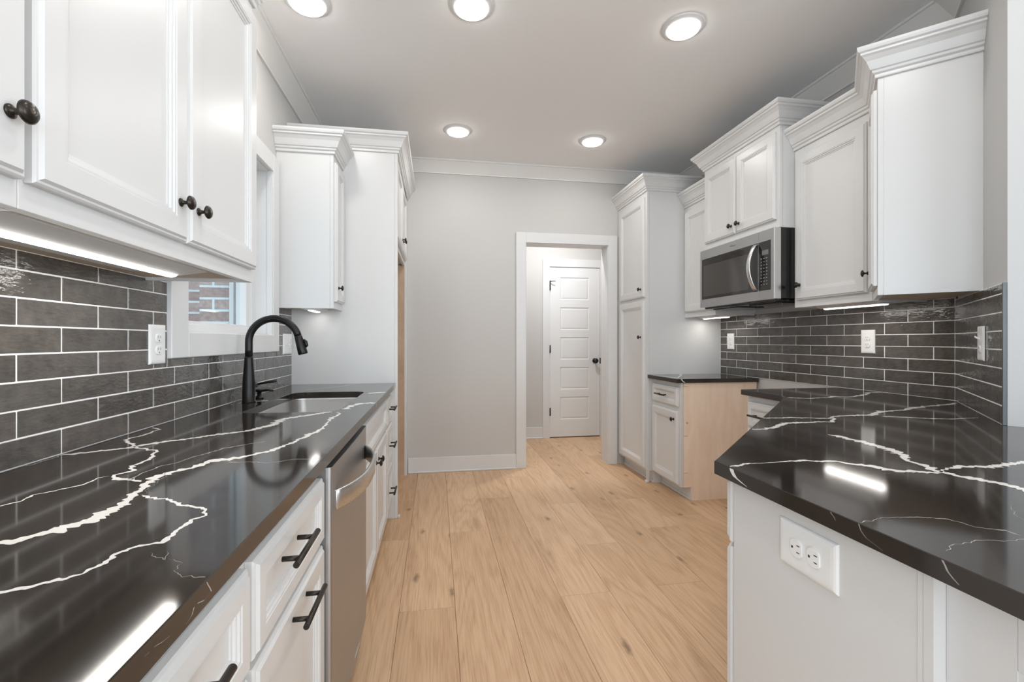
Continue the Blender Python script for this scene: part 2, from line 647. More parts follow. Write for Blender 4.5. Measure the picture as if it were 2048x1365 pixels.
    def sweep(self, prof, path, side=1, mi=0, closed=False):
        """profile (outward, up) swept along a 2-D path in (a, b) with mitred corners"""
        n = len(path)
        rings = []
        for i, p in enumerate(path):
            p = Vector(p)
            if closed:
                d0 = (p - Vector(path[i - 1])).normalized()
                d1 = (Vector(path[(i + 1) % n]) - p).normalized()
            else:
                d0 = (p - Vector(path[i - 1])).normalized() if i > 0 else None
                d1 = (Vector(path[i + 1]) - p).normalized() if i < n - 1 else None
                d0 = d0 or d1
                d1 = d1 or d0
            n0 = Vector((-d0.y, d0.x)) * side
            n1 = Vector((-d1.y, d1.x)) * side
            m = (n0 + n1)
            m = m / max(0.2, m.dot(n0))
            rings.append([self.v(p.x + m.x * o, p.y + m.y * o, z) for o, z in prof])
        self.ring_tube(rings, mi, smooth=False, cap=not closed, closed=closed)


def inset_poly(poly, d):
    n = len(poly)
    ar = sum(poly[i][0] * poly[(i + 1) % n][1] - poly[(i + 1) % n][0] * poly[i][1] for i in range(n))
    sgn = 1 if ar > 0 else -1
    out = []
    for i in range(n):
        p = Vector(poly[i])
        d0 = (p - Vector(poly[i - 1])).normalized()
        d1 = (Vector(poly[(i + 1) % n]) - p).normalized()
        n0 = Vector((-d0.y, d0.x)) * sgn
        n1 = Vector((-d1.y, d1.x)) * sgn
        m = n0 + n1
        m = m / max(0.2, m.dot(n0))
        q = p + m * d
        out.append((q.x, q.y))
    return out


def obj(name, mb, mats, parent=None, loc=None, recalc=True):
    """link the collected shapes as one mesh object; vertices are kept in world place"""
    bm = mb.bm
    if recalc:
        bmesh.ops.recalc_face_normals(bm, faces=bm.faces)
    tl = None
    if mb.tone:
        tl = bm.loops.layers.float_color.new('tone')
        for f in bm.faces:
            for l in f.loops:
                l[tl] = (1, 1, 1, 1)
        for f, t in mb.tone:
            if f.is_valid:
                for l in f.loops:
                    l[tl] = (*t, 1)
    if parent is not None:
        org = Vector(WORLD[parent.name])
    elif loc is not None:
        org = Vector(loc)
    else:
        org = Vector((0, 0, 0))
    bmesh.ops.translate(bm, verts=bm.verts, vec=-org)
    me = bpy.data.meshes.new(name)
    bm.to_mesh(me)
    bm.free()
    for m in (mats if isinstance(mats, (list, tuple)) else [mats]):
        me.materials.append(m)
    o = bpy.data.objects.new(name, me)
    COL.objects.link(o)
    if parent is not None:
        o.parent = parent
    else:
        o.location = org
    WORLD[o.name] = tuple(org)
    return o


def tag(o, label, cat, group=None):
    o['label'] = label
    o['category'] = cat
    if group:
        o['group'] = group
    return o


def thing(name, label, cat, loc, group=None):
    o = bpy.data.objects.new(name, None)
    o.empty_display_size = 0.1
    COL.objects.link(o)
    o.location = loc
    WORLD[o.name] = tuple(loc)
    return tag(o, label, cat, group)


def struct(name, mb, mats, label=None, cat=None, loc=None):
    o = obj(name, mb, mats, loc=loc)
    o['kind'] = 'structure'
    if label:
        o['label'] = label
    o['category'] = cat or name.split('_')[0]
    return o


def text_part(name, body, size, mat, parent, M):
    """raised lettering as its own small mesh; M is the world matrix of the text plane"""
    c = bpy.data.curves.new(name, 'FONT')
    c.body = body
    c.size = size
    c.extrude = 0.0003
    c.align_x = 'CENTER'
    t = bpy.data.objects.new(name + '_tmp', c)
    COL.objects.link(t)
    bpy.context.view_layer.update()
    me = bpy.data.meshes.new_from_object(t.evaluated_get(bpy.context.evaluated_depsgraph_get()))
    bpy.data.objects.remove(t)
    me.transform(M)
    org = Vector(WORLD[parent.name])
    me.transform(Matrix.Translation(-org))
    me.materials.clear()
    me.materials.append(mat)
    o = bpy.data.objects.new(name, me)
    COL.objects.link(o)
    o.parent = parent
    WORLD[o.name] = tuple(org)
    return o


# room constants (metres)
XL, XR, YF, ZC = -0.912, 2.394, 4.17, 2.79
ROW, TLEN, ZT = 0.0626, 0.2475, 0.90
SQ = math.sqrt(0.5)
C45 = (XR, 1.771)                     # inside corner where the angled wall starts


def LF(x0):                            # left run: a = y, b = outward (+x)
    return lambda a, b, c: (x0 + b, a, c)


def RF(x0):                            # right run: a = y, b = outward (-x)
    return lambda a, b, c: (x0 - b, a, c)


def YFR(y0):                           # surfaces facing the camera: a = x, b = outward (-y)
    return lambda a, b, c: (a, y0 - b, c)


def DF(p):                             # angled run: a along (-,-) from p, b outward (-x, +y)
    return lambda a, b, c: (p[0] - a * SQ - b * SQ, p[1] - a * SQ + b * SQ, c)

# ================================================================== SHELL
# floor planks run away from the camera; end joints of the visible boards are given per column
mb = MB()
joints = {-1: [0.62, 2.06 + 0.72, 3.445], 0: [0.4, 2.04, 4.6], 1: [0.9, 2.835, 4.9], 2: [1.3, 3.407, 5.2], 3: [0.5, 2.045, 3.9],
          4: [0.7, 2.538, 3.212, 5.0], 5: [1.1, 2.06, 3.763], 6: [0.9, 2.7, 3.225], 7: [1.4, 2.861, 4.5]}
for k in range(-4, 24):
    x0 = -0.158 + 0.2415 * (k - 0)
    x1 = x0 + 0.2415
    x0c, x1c = max(x0, -0.93), min(x1, 5.5)
    if x1c <= x0c:
        continue
    rk = random.Random(k * 13 + 5)
    ys = joints.get(k)
    if ys is None:
        ys = []
        y = -4 + rk.uniform(0.3, 1.6)
        while y < 5.3:
            ys.append(y)
            y += rk.uniform(0.9, 1.9)
    else:
        ys = [-2.9 + rk.uniform(0, 1), -1.1 + rk.uniform(0, .6)] + ys
    ys = [-4.0] + ys + [5.5]
    for y0, y1 in zip(ys, ys[1:]):
        mb.box(x0c + 0.0006, x1c - 0.0006, y0 + 0.0006, y1 - 0.0006, -0.012, 0.0, bev=0.0006, mi=0,
               tone=(rk.random(), rk.random(), rk.random()))
mb.box(-0.93, 5.5, -4, 5.5, -0.06, -0.0045, mi=1)
M_gap = new_mat('plank_gap', (0.22, 0.14, 0.09), 0.8)[0]
struct('floor', mb, [M_oak, M_gap], 'natural oak plank floor running towards the doorway')

mb = MB()
mb.box(-1.1, 5.6, -4.1, 5.6, ZC, ZC + 0.1)
struct('ceiling', mb, M_ceil, 'flat taupe grey painted ceiling with round lights')

# left wall with the sink window hole
WY0, WY1, WZ0, WZ1 = 1.85, 2.756, 1.205, 2.136
mb = MB()
mb.box(-1.09, -0.922, -4.0, -2.9, 0, ZC)
mb.box(-1.09, -0.922, -0.9, WY0, 0, ZC)
mb.box(-1.09, -0.922, -2.9, -0.9, 0, 0.15)  # unseen opening added behind the camera for the left fill lamp
mb.box(-1.09, -0.922, -2.9, -0.9, 2.35, ZC)
mb.box(-1.09, -0.922, WY1, 5.55, 0, ZC)
mb.box(-1.09, -0.922, WY0, WY1, 0, WZ0)
mb.box(-1.09, -0.922, WY0, WY1, WZ1, ZC)
wall_left = struct('wall_left', mb, M_wall, 'greige wall behind the sink run')


def sub_rects(r, h):
    """rectangle r minus rectangle h, both (a0, a1, c0, c1)"""
    a0, a1, c0, c1 = r
    x0, x1, y0, y1 = h
    if x1 <= a0 or x0 >= a1 or y1 <= c0 or y0 >= c1:
        return [r]
    out = []
    if x0 > a0:
        out.append((a0, x0, c0, c1))
    if x1 < a1:
        out.append((x1, a1, c0, c1))
    m0, m1 = max(a0, x0), min(a1, x1)
    if y0 > c0:
        out.append((m0, m1, c0, y0))
    if y1 < c1:
        out.append((m0, m1, y1, c1))
    return out


def tiles(F, a0, a1, c1, even, odd, holes=(), seed=1, grout_holes=()):
    mb = MB(F)
    rnd = random.Random(seed)
    g = 0.0018
    k = 0
    while ZT + k * ROW < c1:
        z0, z1 = ZT + k * ROW, min(ZT + (k + 1) * ROW, c1)
        ph = (even if k % 2 == 0 else odd) % TLEN
        x = a0 - ((a0 - ph) % TLEN)
        while x < a1:
            rs = [(max(x, a0), min(x + TLEN, a1), z0, z1)]
            for h in holes:
                rs = [q for r in rs for q in sub_rects(r, h)]
            t = rnd.uniform(0.85, 1.18)
            tn = (t * rnd.uniform(0.98, 1.03), t, t * rnd.uniform(0.96, 1.02))
            d = rnd.uniform(-0.0004, 0.0003)
            for r in rs:
                if r[1] - r[0] > 0.006 and r[3] - r[2] > 0.006:
                    mb.box(r[0] + g, r[1] - g, -0.008, d, r[2] + g, r[3] - g, bev=0.0013, mi=0, tone=tn)
            x += TLEN
        k += 1
    rs = [(a0, a1, ZT, c1)]
    for h in holes:
        rs = [q for r in rs for q in sub_rects(r, h)]
    for r in rs:
        mb.box(r[0], r[1], -0.0095, -0.0014, r[2], r[3], mi=1)
    return mb


mb = tiles(LF(XL), -0.2, 3.123, 1.3820, 1.298, 1.1747, holes=[(1.747, 2.838, 1.119, 1.5)], seed=3)
obj('tile_backsplash', mb, [M_tile, M_grout], wall_left)['label'] = 'charcoal glazed subway tiles with white grout'

# back wall with the cased opening
OX0, OX1, OZ = 0.823, 1.620, 2.09
mb = MB()
mb.box(-0.922, OX0 - 0.018, YF, 4.32, 0, ZC)
mb.box(OX1 + 0.018, 5.5, YF, 4.32, 0, ZC)
mb.box(OX0 - 0.018, OX1 + 0.018, YF, 4.32, OZ + 0.018, ZC)
struct('wall_back', mb, M_wall, 'greige end wall around the cased opening')

# right wall and the angled stub wall
mb = MB()
mb.prism([(2.404, 1.775), (2.404, YF), (2.53, YF), (2.53, 1.72)], 0, ZC)
wall_right = struct('wall_right', mb, M_wallw, 'pale wall behind the microwave run')
mb = tiles(RF(XR), 1.771, 3.558, 1.3820, 1.988, 1.865, seed=5)
obj('tile_backsplash', mb, [M_tile, M_grout], wall_right)['label'] = 'charcoal glazed subway tiles with white grout'
SE = 0.772
mb = MB(DF(C45))
mb.prism([(-0.0, -0.010), (SE, -0.010), (SE, -0.130), (-0.12, -0.130)], 0, ZC, bev=0)
wall_corner = struct('wall_corner', mb, M_wallw, 'angled pale wall stub at the end of the right run')
mb = tiles(DF(C45), 0.0, SE - 0.011, 1.3725, 0.2475, 0.124, seed=9)
obj('tile_backsplash', mb, [M_tile, M_grout], wall_corner)['label'] = 'charcoal glazed subway tiles with white grout'
mb = MB(DF(C45))
mb.box(SE - 0.0105, SE - 0.001, -0.0098, 0.0008, ZT + 0.0005, 1.3725, bev=0.0008)
obj('tile_edge_strip', mb, M_schl, wall_corner)['label'] = 'dark grey metal edge strip'

# rest of the open-plan room behind the camera and the hall beyond the opening
mb = MB()
for x0, x1, z0, z1 in ((-0.922, -0.35, 0, ZC), (1.55, 2.25, 0, ZC), (4.15, 5.5, 0, ZC), (-0.35, 1.55, 2.45, ZC), (2.25, 4.15, 2.45, ZC),
                       (-0.35, 1.55, 0, 0.15), (2.25, 4.15, 0, 0.15)):
    mb.box(x0, x1, -4.12, -4.0, z0, z1)
struct('wall_front', mb, M_wall, 'greige wall behind the viewer with two tall openings')
mb = MB()
for y0, y1, z0, z1 in ((-4.0, -2.6, 0, ZC), (-0.2, 4.32, 0, ZC), (-2.6, -0.2, 0, 0.2), (-2.6, -0.2, 2.5, ZC)):
    mb.box(5.5, 5.62, y0, y1, z0, z1)
struct('wall_side', mb, M_wall, 'greige far side wall of the open room')
mb = MB()
DX0, DX1, DZ = 1.362, 1.992, 2.075
mb.box(0.0, DX0 - 0.02, 5.40, 5.55, 0, ZC)
mb.box(DX1 + 0.02, 2.9, 5.40, 5.55, 0, ZC)
mb.box(DX0 - 0.02, DX1 + 0.02, 5.40, 5.55, DZ + 0.02, ZC)
mb.box(-0.1, 0.0, 4.32, 5.55, 0, ZC)
mb.box(2.9, 3.0, 4.32, 5.55, 0, ZC)
struct('wall_hall', mb, M_wall, 'greige hall wall seen through the cased opening')

# crown moulding of the room
mb = MB()
pr = [(0, ZC - 0.105), (0.012, ZC - 0.105), (0.014, ZC - 0.097), (0.078, ZC - 0.014), (0.088, ZC - 0.012), (0.088, ZC), (0, ZC)]
e = DF(C45)(SE, -0.010, 0)
e2 = DF(C45)(SE, -0.13, 0)
mb.sweep(pr, [(-0.922, -3.98), (-0.922, YF), (2.404, YF), (2.404, 1.7669), (e[0], e[1])], side=-1)
struct('trim_1', mb, M_crown, 'ceiling crown moulding of the kitchen')

# casing of the opening
mb = MB()
cw = 0.094
mb.box(OX0 - cw, OX0, YF - 0.018, YF, 0, OZ + cw, bev=0.002)
mb.box(OX1, OX1 + cw - 0.002, YF - 0.018, YF, 0, OZ + cw, bev=0.002)
mb.box(OX0, OX1, YF - 0.018, YF, OZ, OZ + cw, bev=0.002)
mb.box(OX0 - 0.018, OX0 + 0.004, YF - 0.002, 4.322, 0, OZ)
mb.box(OX1 - 0.004, OX1 + 0.018, YF - 0.002, 4.322, 0, OZ)
mb.box(OX0 - 0.018, OX1 + 0.018, YF - 0.002, 4.322, OZ - 0.004, OZ + 0.018)
mb.box(OX0 - cw, OX0, 4.32, 4.338, 0, OZ + cw)
mb.box(OX1, OX1 + cw, 4.32, 4.338, 0, OZ + cw)
mb.box(OX0, OX1, 4.32, 4.338, OZ, OZ + cw)
struct('trim_2', mb, M_trim, 'wide flat white casing around the cased opening')
mb = MB()
mb.box(DX0 - 0.092, DX0 - 0.004, 5.382, 5.40, 0, DZ + 0.095, bev=0.002)
mb.box(DX1 + 0.004, DX1 + 0.092, 5.382, 5.40, 0, DZ + 0.095, bev=0.002)
mb.box(DX0 - 0.004, DX1 + 0.004, 5.382, 5.40, DZ + 0.004, DZ + 0.095, bev=0.002)
mb.box(DX0 - 0.02, DX0 - 0.003, 5.384, 5.54, 0, DZ + 0.003)
mb.box(DX1 + 0.003, DX1 + 0.02, 5.384, 5.54, 0, DZ + 0.003)
mb.box(DX0 - 0.02, DX1 + 0.02, 5.384, 5.54, DZ + 0.003, DZ + 0.02)
mb.box(DX0 - 0.003, DX1 + 0.003, 5.45, 5.54, 0.0, DZ + 0.003)
struct('trim_3', mb, M_trim, 'white casing around the hall door')


def baseb(name, F, a0, a1, lab):
    mb = MB(F)
    mb.box(a0, a1, 0, 0.014, 0, 0.135, bev=0.002)
    mb.box(a0, a1, 0.014, 0.026, 0, 0.016, bev=0.004)
    return struct(name, mb, M_trim, lab)


baseb('baseboard_back', YFR(YF), -0.245, OX0 - cw, 'white baseboard left of the cased opening')
baseb('baseboard_hall', YFR(5.40), 0.0, DX0 - 0.092, 'white baseboard in the hall beside the door')
baseb('baseboard_left', LF(-0.922), 3.147, 4.09, 'white baseboard at the back of the empty refrigerator alcove')

# five-panel door in the hall
mb = MB(YFR(5.395))
x0, x1 = DX0, DX1
pz = [(0.223, 0.497), (0.587, 0.859), (0.952, 1.224), (1.312, 1.586), (1.680, 1.952)]
px0, px1 = DX0 + 0.130, DX1 - 0.135
# frame pieces of the slab in front of the recessed field
mb.box(x0, x1, -0.035, -0.008, 0.012, DZ)
mb.box(x0, px0, -0.008, 0, 0.012, DZ)
mb.box(px1, x1, -0.008, 0, 0.012, DZ)
zz = [0.012] + [z for p in pz for z in p] + [DZ]
for i in range(0, len(zz), 2):
    mb.box(px0, px1, -0.008, 0, zz[i], zz[i + 1])
for z0, z1 in pz:
    rings = []
    for ins, b in ((0.0, -0.0005), (0.008, -0.007), (0.012, -0.007), (0.026, -0.0035), (0.030, -0.003)):
        rings.append([mb.v(px0 + ins, b, z0 + ins), mb.v(px1 - ins, b, z0 + ins), mb.v(px1 - ins, b, z1 - ins), mb.v(px0 + ins, b, z1 - ins)])
    for r0, r1 in zip(rings, rings[1:]):
        for i in range(4):
            mb.face([r0[i], r0[(i + 1) % 4], r1[(i + 1) % 4], r1[i]])
    mb.face(rings[-1])
door = struct('door_1', mb, M_door, 'white five-panel hall door, closed', loc=(1.68, 5.40, 0))
mb = MB(YFR(5.395))
mb.lathe([(0.0, 0), (0.031, 0.0), (0.031, 0.006), (0.012, 0.010), (0.011, 0.03), (0.024, 0.036), (0.030, 0.048), (0.026, 0.060), (0.0, 0.064)],
         DX1 - 0.062, 0, 0.935, 'b')
obj('door_knob', mb, M_black, door)['label'] = 'round black door knob'
for zc in (0.32, 1.08, 1.84):
    mb = MB(YFR(5.395))
    mb.box(x0 - 0.003, x0 + 0.002, -0.003, 0.016, zc - 0.045, zc + 0.045, bev=0.001)
    mb.tube([(x0 - 0.001, 0.017, zc - 0.048), (x0 - 0.001, 0.017, zc + 0.048)], 0.0075, 12)
    obj('hinge', mb, M_black, door)['label'] = 'black door hinge'
mb = MB(YFR(5.395))
mb.tube([(x0 - 0.001, 0.017, 1.897), (x0 + 0.03, 0.037, 1.899), (x0 + 0.060, 0.042, 1.899)], 0.0045, 10)
mb.tube([(x0 - 0.001, 0.017, 1.888), (x0 - 0.001, 0.017, 1.908)], 0.0065, 10)
obj('door_stop', mb, M_black, door)['label'] = 'small black hinge-pin door stop'
mb = MB(YFR(5.395))
mb.box(DX1 - 0.0005, DX1 + 0.010, -0.004, 0.0145, 0.90, 0.97, bev=0.001)
obj('strike_plate', mb, M_black, door)['label'] = 'black strike plate'

# window over the sink
mb = MB(LF(0))
tx0, tx1 = -0.9215, -0.897
mb.box(1.746, WY0 + 0.006, tx0, tx1, 1.119, 2.226, bev=0.002)
mb.box(WY1 - 0.006, 2.839, tx0, tx1, 1.119, 2.226, bev=0.002)
mb.box(WY0 + 0.006, WY1 - 0.006, tx0, tx1, 1.119, WZ0 + 0.006, bev=0.002)
mb.box(WY0 + 0.006, WY1 - 0.006, tx0, tx1, WZ1 - 0.006, 2.226, bev=0.002)
# inner bead
mb.box(WY0 + 0.006, WY0 + 0.016, -0.93, -0.903, WZ0 + 0.006, WZ1 - 0.006)
mb.box(WY1 - 0.016, WY1 - 0.006, -0.93, -0.903, WZ0 + 0.006, WZ1 - 0.006)
window = struct('window_1', mb, M_trim, 'white sink window with a view of a brick wall', loc=(-0.922, 2.303, 1.12))
mb = MB(LF(0))
mb.box(WY0, WY0 + 0.012, -1.09, -0.93, WZ0, WZ1)
mb.box(WY1 - 0.012, WY1, -1.09, -0.93, WZ0, WZ1)
mb.box(WY0, WY1, -1.09, -0.922, WZ0, WZ0 + 0.012)
mb.box(WY0, WY1, -1.09, -0.922, WZ1 - 0.012, WZ1)
obj('window_jamb', mb, M_trim, window)
mb = MB(LF(0))
for (y0, y1, xa, xb, zi) in ((WY0 + 0.012, WY1 - 0.012, -1.045, -0.992, 0.032), (WY0 + 0.042, WY1 - 0.062, -1.058, -1.006, 0.024)):
    z0, z1 = (WZ0 + 0.012, WZ1 - 0.012) if zi == 0.032 else (WZ0 + 0.034, WZ1 - 0.04)
    w = 0.05 if zi == 0.032 else 0.035
    mb.box(y0, y0 + w, xa, xb, z0, z1, bev=0.002)
    mb.box(y1 - w, y1, xa, xb, z0, z1, bev=0.002)
    mb.box(y0 + w, y1 - w, xa, xb, z0, z0 + zi, bev=0.002)
    mb.box(y0 + w, y1 - w, xa, xb, z1 - zi, z1, bev=0.002)
obj('window_sash', mb, M_trim, window)
mb = MB(LF(0))
mb.box(WY0 + 0.07, WY1 - 0.09, -1.040, -1.036, WZ0 + 0.05, WZ1 - 0.06)
obj('window_pane', mb, M_glass, window)
mb = MB(LF(0))
mb.box(WY1 - 0.045, WY1 - 0.0, -1.112, -1.09, WZ0 - 0.02, WZ1)
mb.box(WY0, WY0 + 0.04, -1.15, -1.09, WZ0 - 0.02, WZ1)
obj('outer_frame', mb, M_trim, window)

# outdoors: brick wing of the house and the ground
mb = MB()
mb.box(-4.5, -1.30, 3.06, 3.25, -0.3, 4.2)
mb.box(-1.30, -1.15, 2.80, 5.4, -0.3, 4.2)
mb.box(-1.26, -1.095, -0.9, 1.80, -0.3, 4.2)
mb.box(-1.26, -1.095, 1.80, 2.80, -0.3, 1.15)
tag(obj('brick_wall', mb, M_brick, loc=(-2.2, 3.06, 0)), 'brick outside wall with pale mortar seen through the sink window', 'wall')
COL.objects['brick_wall']['kind'] = 'structure'
mb = MB()
mb.box(-12, -1.1, -6, 10, -0.35, -0.3)
mb.box(-1.1, 12, -16, -4.13, -0.35, -0.3)
o = obj('ground', mb, M_out)
o['kind'] = 'structure'
o['label'] = 'ground outside the house'

# ================================================================== PARTS SHARED BY THE CABINETS
def knob(F, a, b, c, parent, small=False):
    mb = MB(F)
    s = 1.0
    mb.lathe([(0.0, 0.0), (0.0098 * s, 0.0), (0.0098 * s, 0.002), (0.0080 * s, 0.0035), (0.0048 * s, 0.0055), (0.0042 * s, 0.012),
              (0.0060 * s, 0.016), (0.0140 * s, 0.0185), (0.0162 * s, 0.0205), (0.0158 * s, 0.0235), (0.0125 * s, 0.0272), (0.0065 * s, 0.0292),
              (0.0, 0.0298)], a, b, c, 'b', seg=26)
    return obj('knob', mb, M_bronze, parent)


def pull(F, a, b, c, parent, length=0.155, post=0.096, stand=0.033, r=0.0058):
    mb = MB(F)
    mb.tube([(a - length / 2, b + stand, c), (a + length / 2, b + stand, c)], r, 16)
    for s in (-1, 1):
        mb.tube([(a + s * post / 2, b, c), (a + s * post / 2, b + stand - r * 0.6, c)], r * 0.86, 14)
    return obj('bar_pull', mb, M_rod, parent)


CROWN = [(0, 0), (0.008, 0), (0.010, 0.004), (0.010, 0.014), (0.018, 0.020), (0.020, 0.029), (0.026, 0.033), (0.030, 0.042),
         (0.040, 0.066), (0.052, 0.082), (0.060, 0.088), (0.060, 0.096), (0.068, 0.101), (0.072, 0.110), (0.072, 0.120), (0, 0.120)]


def crown(path, z, side, parent, s=1.0):
    mb = MB()
    mb.sweep([(o * s, z + h * s) for o, h in CROWN], path, side=side)
    o = obj('crown_molding', mb, M_cab, parent)
    return o


def upper(name, label, F, a0, a1, depth, z0, z1, fronts, side_gap=0.0):
    """fronts: (a0, a1, z0, z1, knob a, knob z or None)"""
    w = F((a0 + a1) / 2, -depth / 2, z0)
    t = thing(name, label, 'cabinet', w)
    mb = MB(F)
    mb.box(a0 + 0.0008, a1 - 0.0008, -depth, -0.0206, z0 + 0.016, z1)
    mb.box(a0 + 0.0008, a0 + 0.016, -depth + 0.0100, -0.0206, z0, z0 + 0.016)
    mb.box(a1 - 0.016, a1 - 0.0008, -depth + 0.0100, -0.0206, z0, z0 + 0.016)
    obj('cabinet_box', mb, M_cab, t)
    mb = MB(F)
    mb.box(a0, a1, -0.020, 0, z0, z1, bev=0.001)
    obj('face_frame', mb, M_cab, t)
    mb = MB(F)
    mb.box(a0 + 0.016, a1 - 0.016, -depth + 0.0, -0.0205, z0 + 0.010, z0 + 0.0158)
    obj('bottom_panel', mb, M_maplel, t)['label'] = 'raw maple underside'
    for f in fronts:
        mb = MB(F)
        mb.front(f[0], f[1], f[2], f[3], 0.0006, 0.020)
        d = obj('cabinet_door', mb, M_cab, t)
        if f[4] is not None:
            knob(F, f[4], 0.0206, f[5], d)
    return t


def base(name, label, F, a0, a1, depth, fronts, z1=0.870, toe=0.075, toe_h=0.10, ztop=None):
    """fronts: ('door'|'drawer', a0, a1, z0, z1, 'knob'|'pull'|None, a, z)"""
    w = F((a0 + a1) / 2, -depth / 2, 0)
    t = thing(name, label, 'cabinet', w)
    mb = MB(F)
    mb.box(a0 + 0.0008, a1 - 0.0008, -depth, -0.0206, toe_h, z1 - 0.0004)
    obj('cabinet_box', mb, M_cab, t)
    mb = MB(F)
    mb.box(a0, a1, -0.020, 0, toe_h, z1 - 0.0004, bev=0.001)
    obj('face_frame', mb, M_cab, t)
    mb = MB(F)
    mb.box(a0 + 0.001, a1 - 0.001, -depth, -toe, 0.0, toe_h - 0.0003)
    mb.box(a0 + 0.001, a1 - 0.001, -toe + 0.0002, -toe + 0.008, 0.0, 0.018, bev=0.003)
    obj('toe_kick', mb, M_trim, t)
    for k, fa0, fa1, fz0, fz1, h, ha, hz in fronts:
        mb = MB(F)
        mb.front(fa0, fa1, fz0, fz1, 0.0006, 0.020)
        d = obj('cabinet_door' if k == 'door' else 'drawer_front', mb, M_cab, t)
        if h == 'knob':
            knob(F, ha, 0.0206, hz, d)
        elif h == 'pull':
            pull(F, ha, 0.0206, hz, d)
    return t


# ================================================================== LEFT RUN
G = 'white base cabinets under the sink counter'
FL = LF(-0.305)
DT0, DT1, DR0, DR1 = 0.115, 0.648, 0.662, 0.823
base('base_cabinet', 'white base cabinet nearest the viewer, left of the pair of pulls by the dishwasher', FL, 0.335, 0.788, 0.595,
     [('drawer', 0.35, 0.776, DR0, DR1, 'pull', 0.545, 0.770), ('drawer', 0.35, 0.776, DT0, DT1, 'pull', 0.56, 0.617)])
base('base_cabinet', 'white base cabinet beside the dishwasher with two horizontal bar pulls', FL, 0.789, 1.257, 0.595,
     [('drawer', 0.797, 1.2545, DR0, DR1, 'pull', 0.965, 0.770), ('drawer', 0.797, 1.2545, DT0, DT1, 'pull', 1.030, 0.617)])
t = base('sink_base_cabinet', 'white sink base cabinet with two doors and paired knobs past the dishwasher', FL, 1.878, 2.786, 0.595,
         [('drawer', 1.890, 2.776, DR0, DR1, None, 0, 0),
          ('door', 1.890, 2.328, DT0, DT1, 'knob', 2.290, 0.588), ('door', 2.336, 2.776, DT0, DT1, 'knob', 2.374, 0.588)])
base('drawer_base_cabinet', 'narrow white three-drawer cabinet at the far end of the sink counter', FL, 2.787, 3.124, 0.595,
     [('drawer', 2.797, 3.112, DR0, DR1, 'pull', 2.955, 0.757), ('drawer', 2.797, 3.112, 0.400, DT1, 'pull', 2.955, 0.530),
      ('drawer', 2.797, 3.112, DT0, 0.388, 'pull', 2.955, 0.240)])
# the sink bowl needs room inside the sink base: open its box top
cb = [c for c in t.children if c.name.startswith('cabinet_box')][0]
COL.objects.unlink(cb)
mb = MB(FL)
a0, a1 = 1.8788, 2.7852
mb.box(a0, a0 + 0.016, -0.595, -0.0206, 0.10, 0.8696)
mb.box(a1 - 0.016, a1, -0.595, -0.0206, 0.10, 0.8696)
mb.box(a0 + 0.016, a1 - 0.016, -0.595, -0.583, 0.10, 0.8696)
mb.box(a0 + 0.016, a1 - 0.016, -0.583, -0.0206, 0.10, 0.118)
obj('cabinet_carcass', mb, M_cab, t)

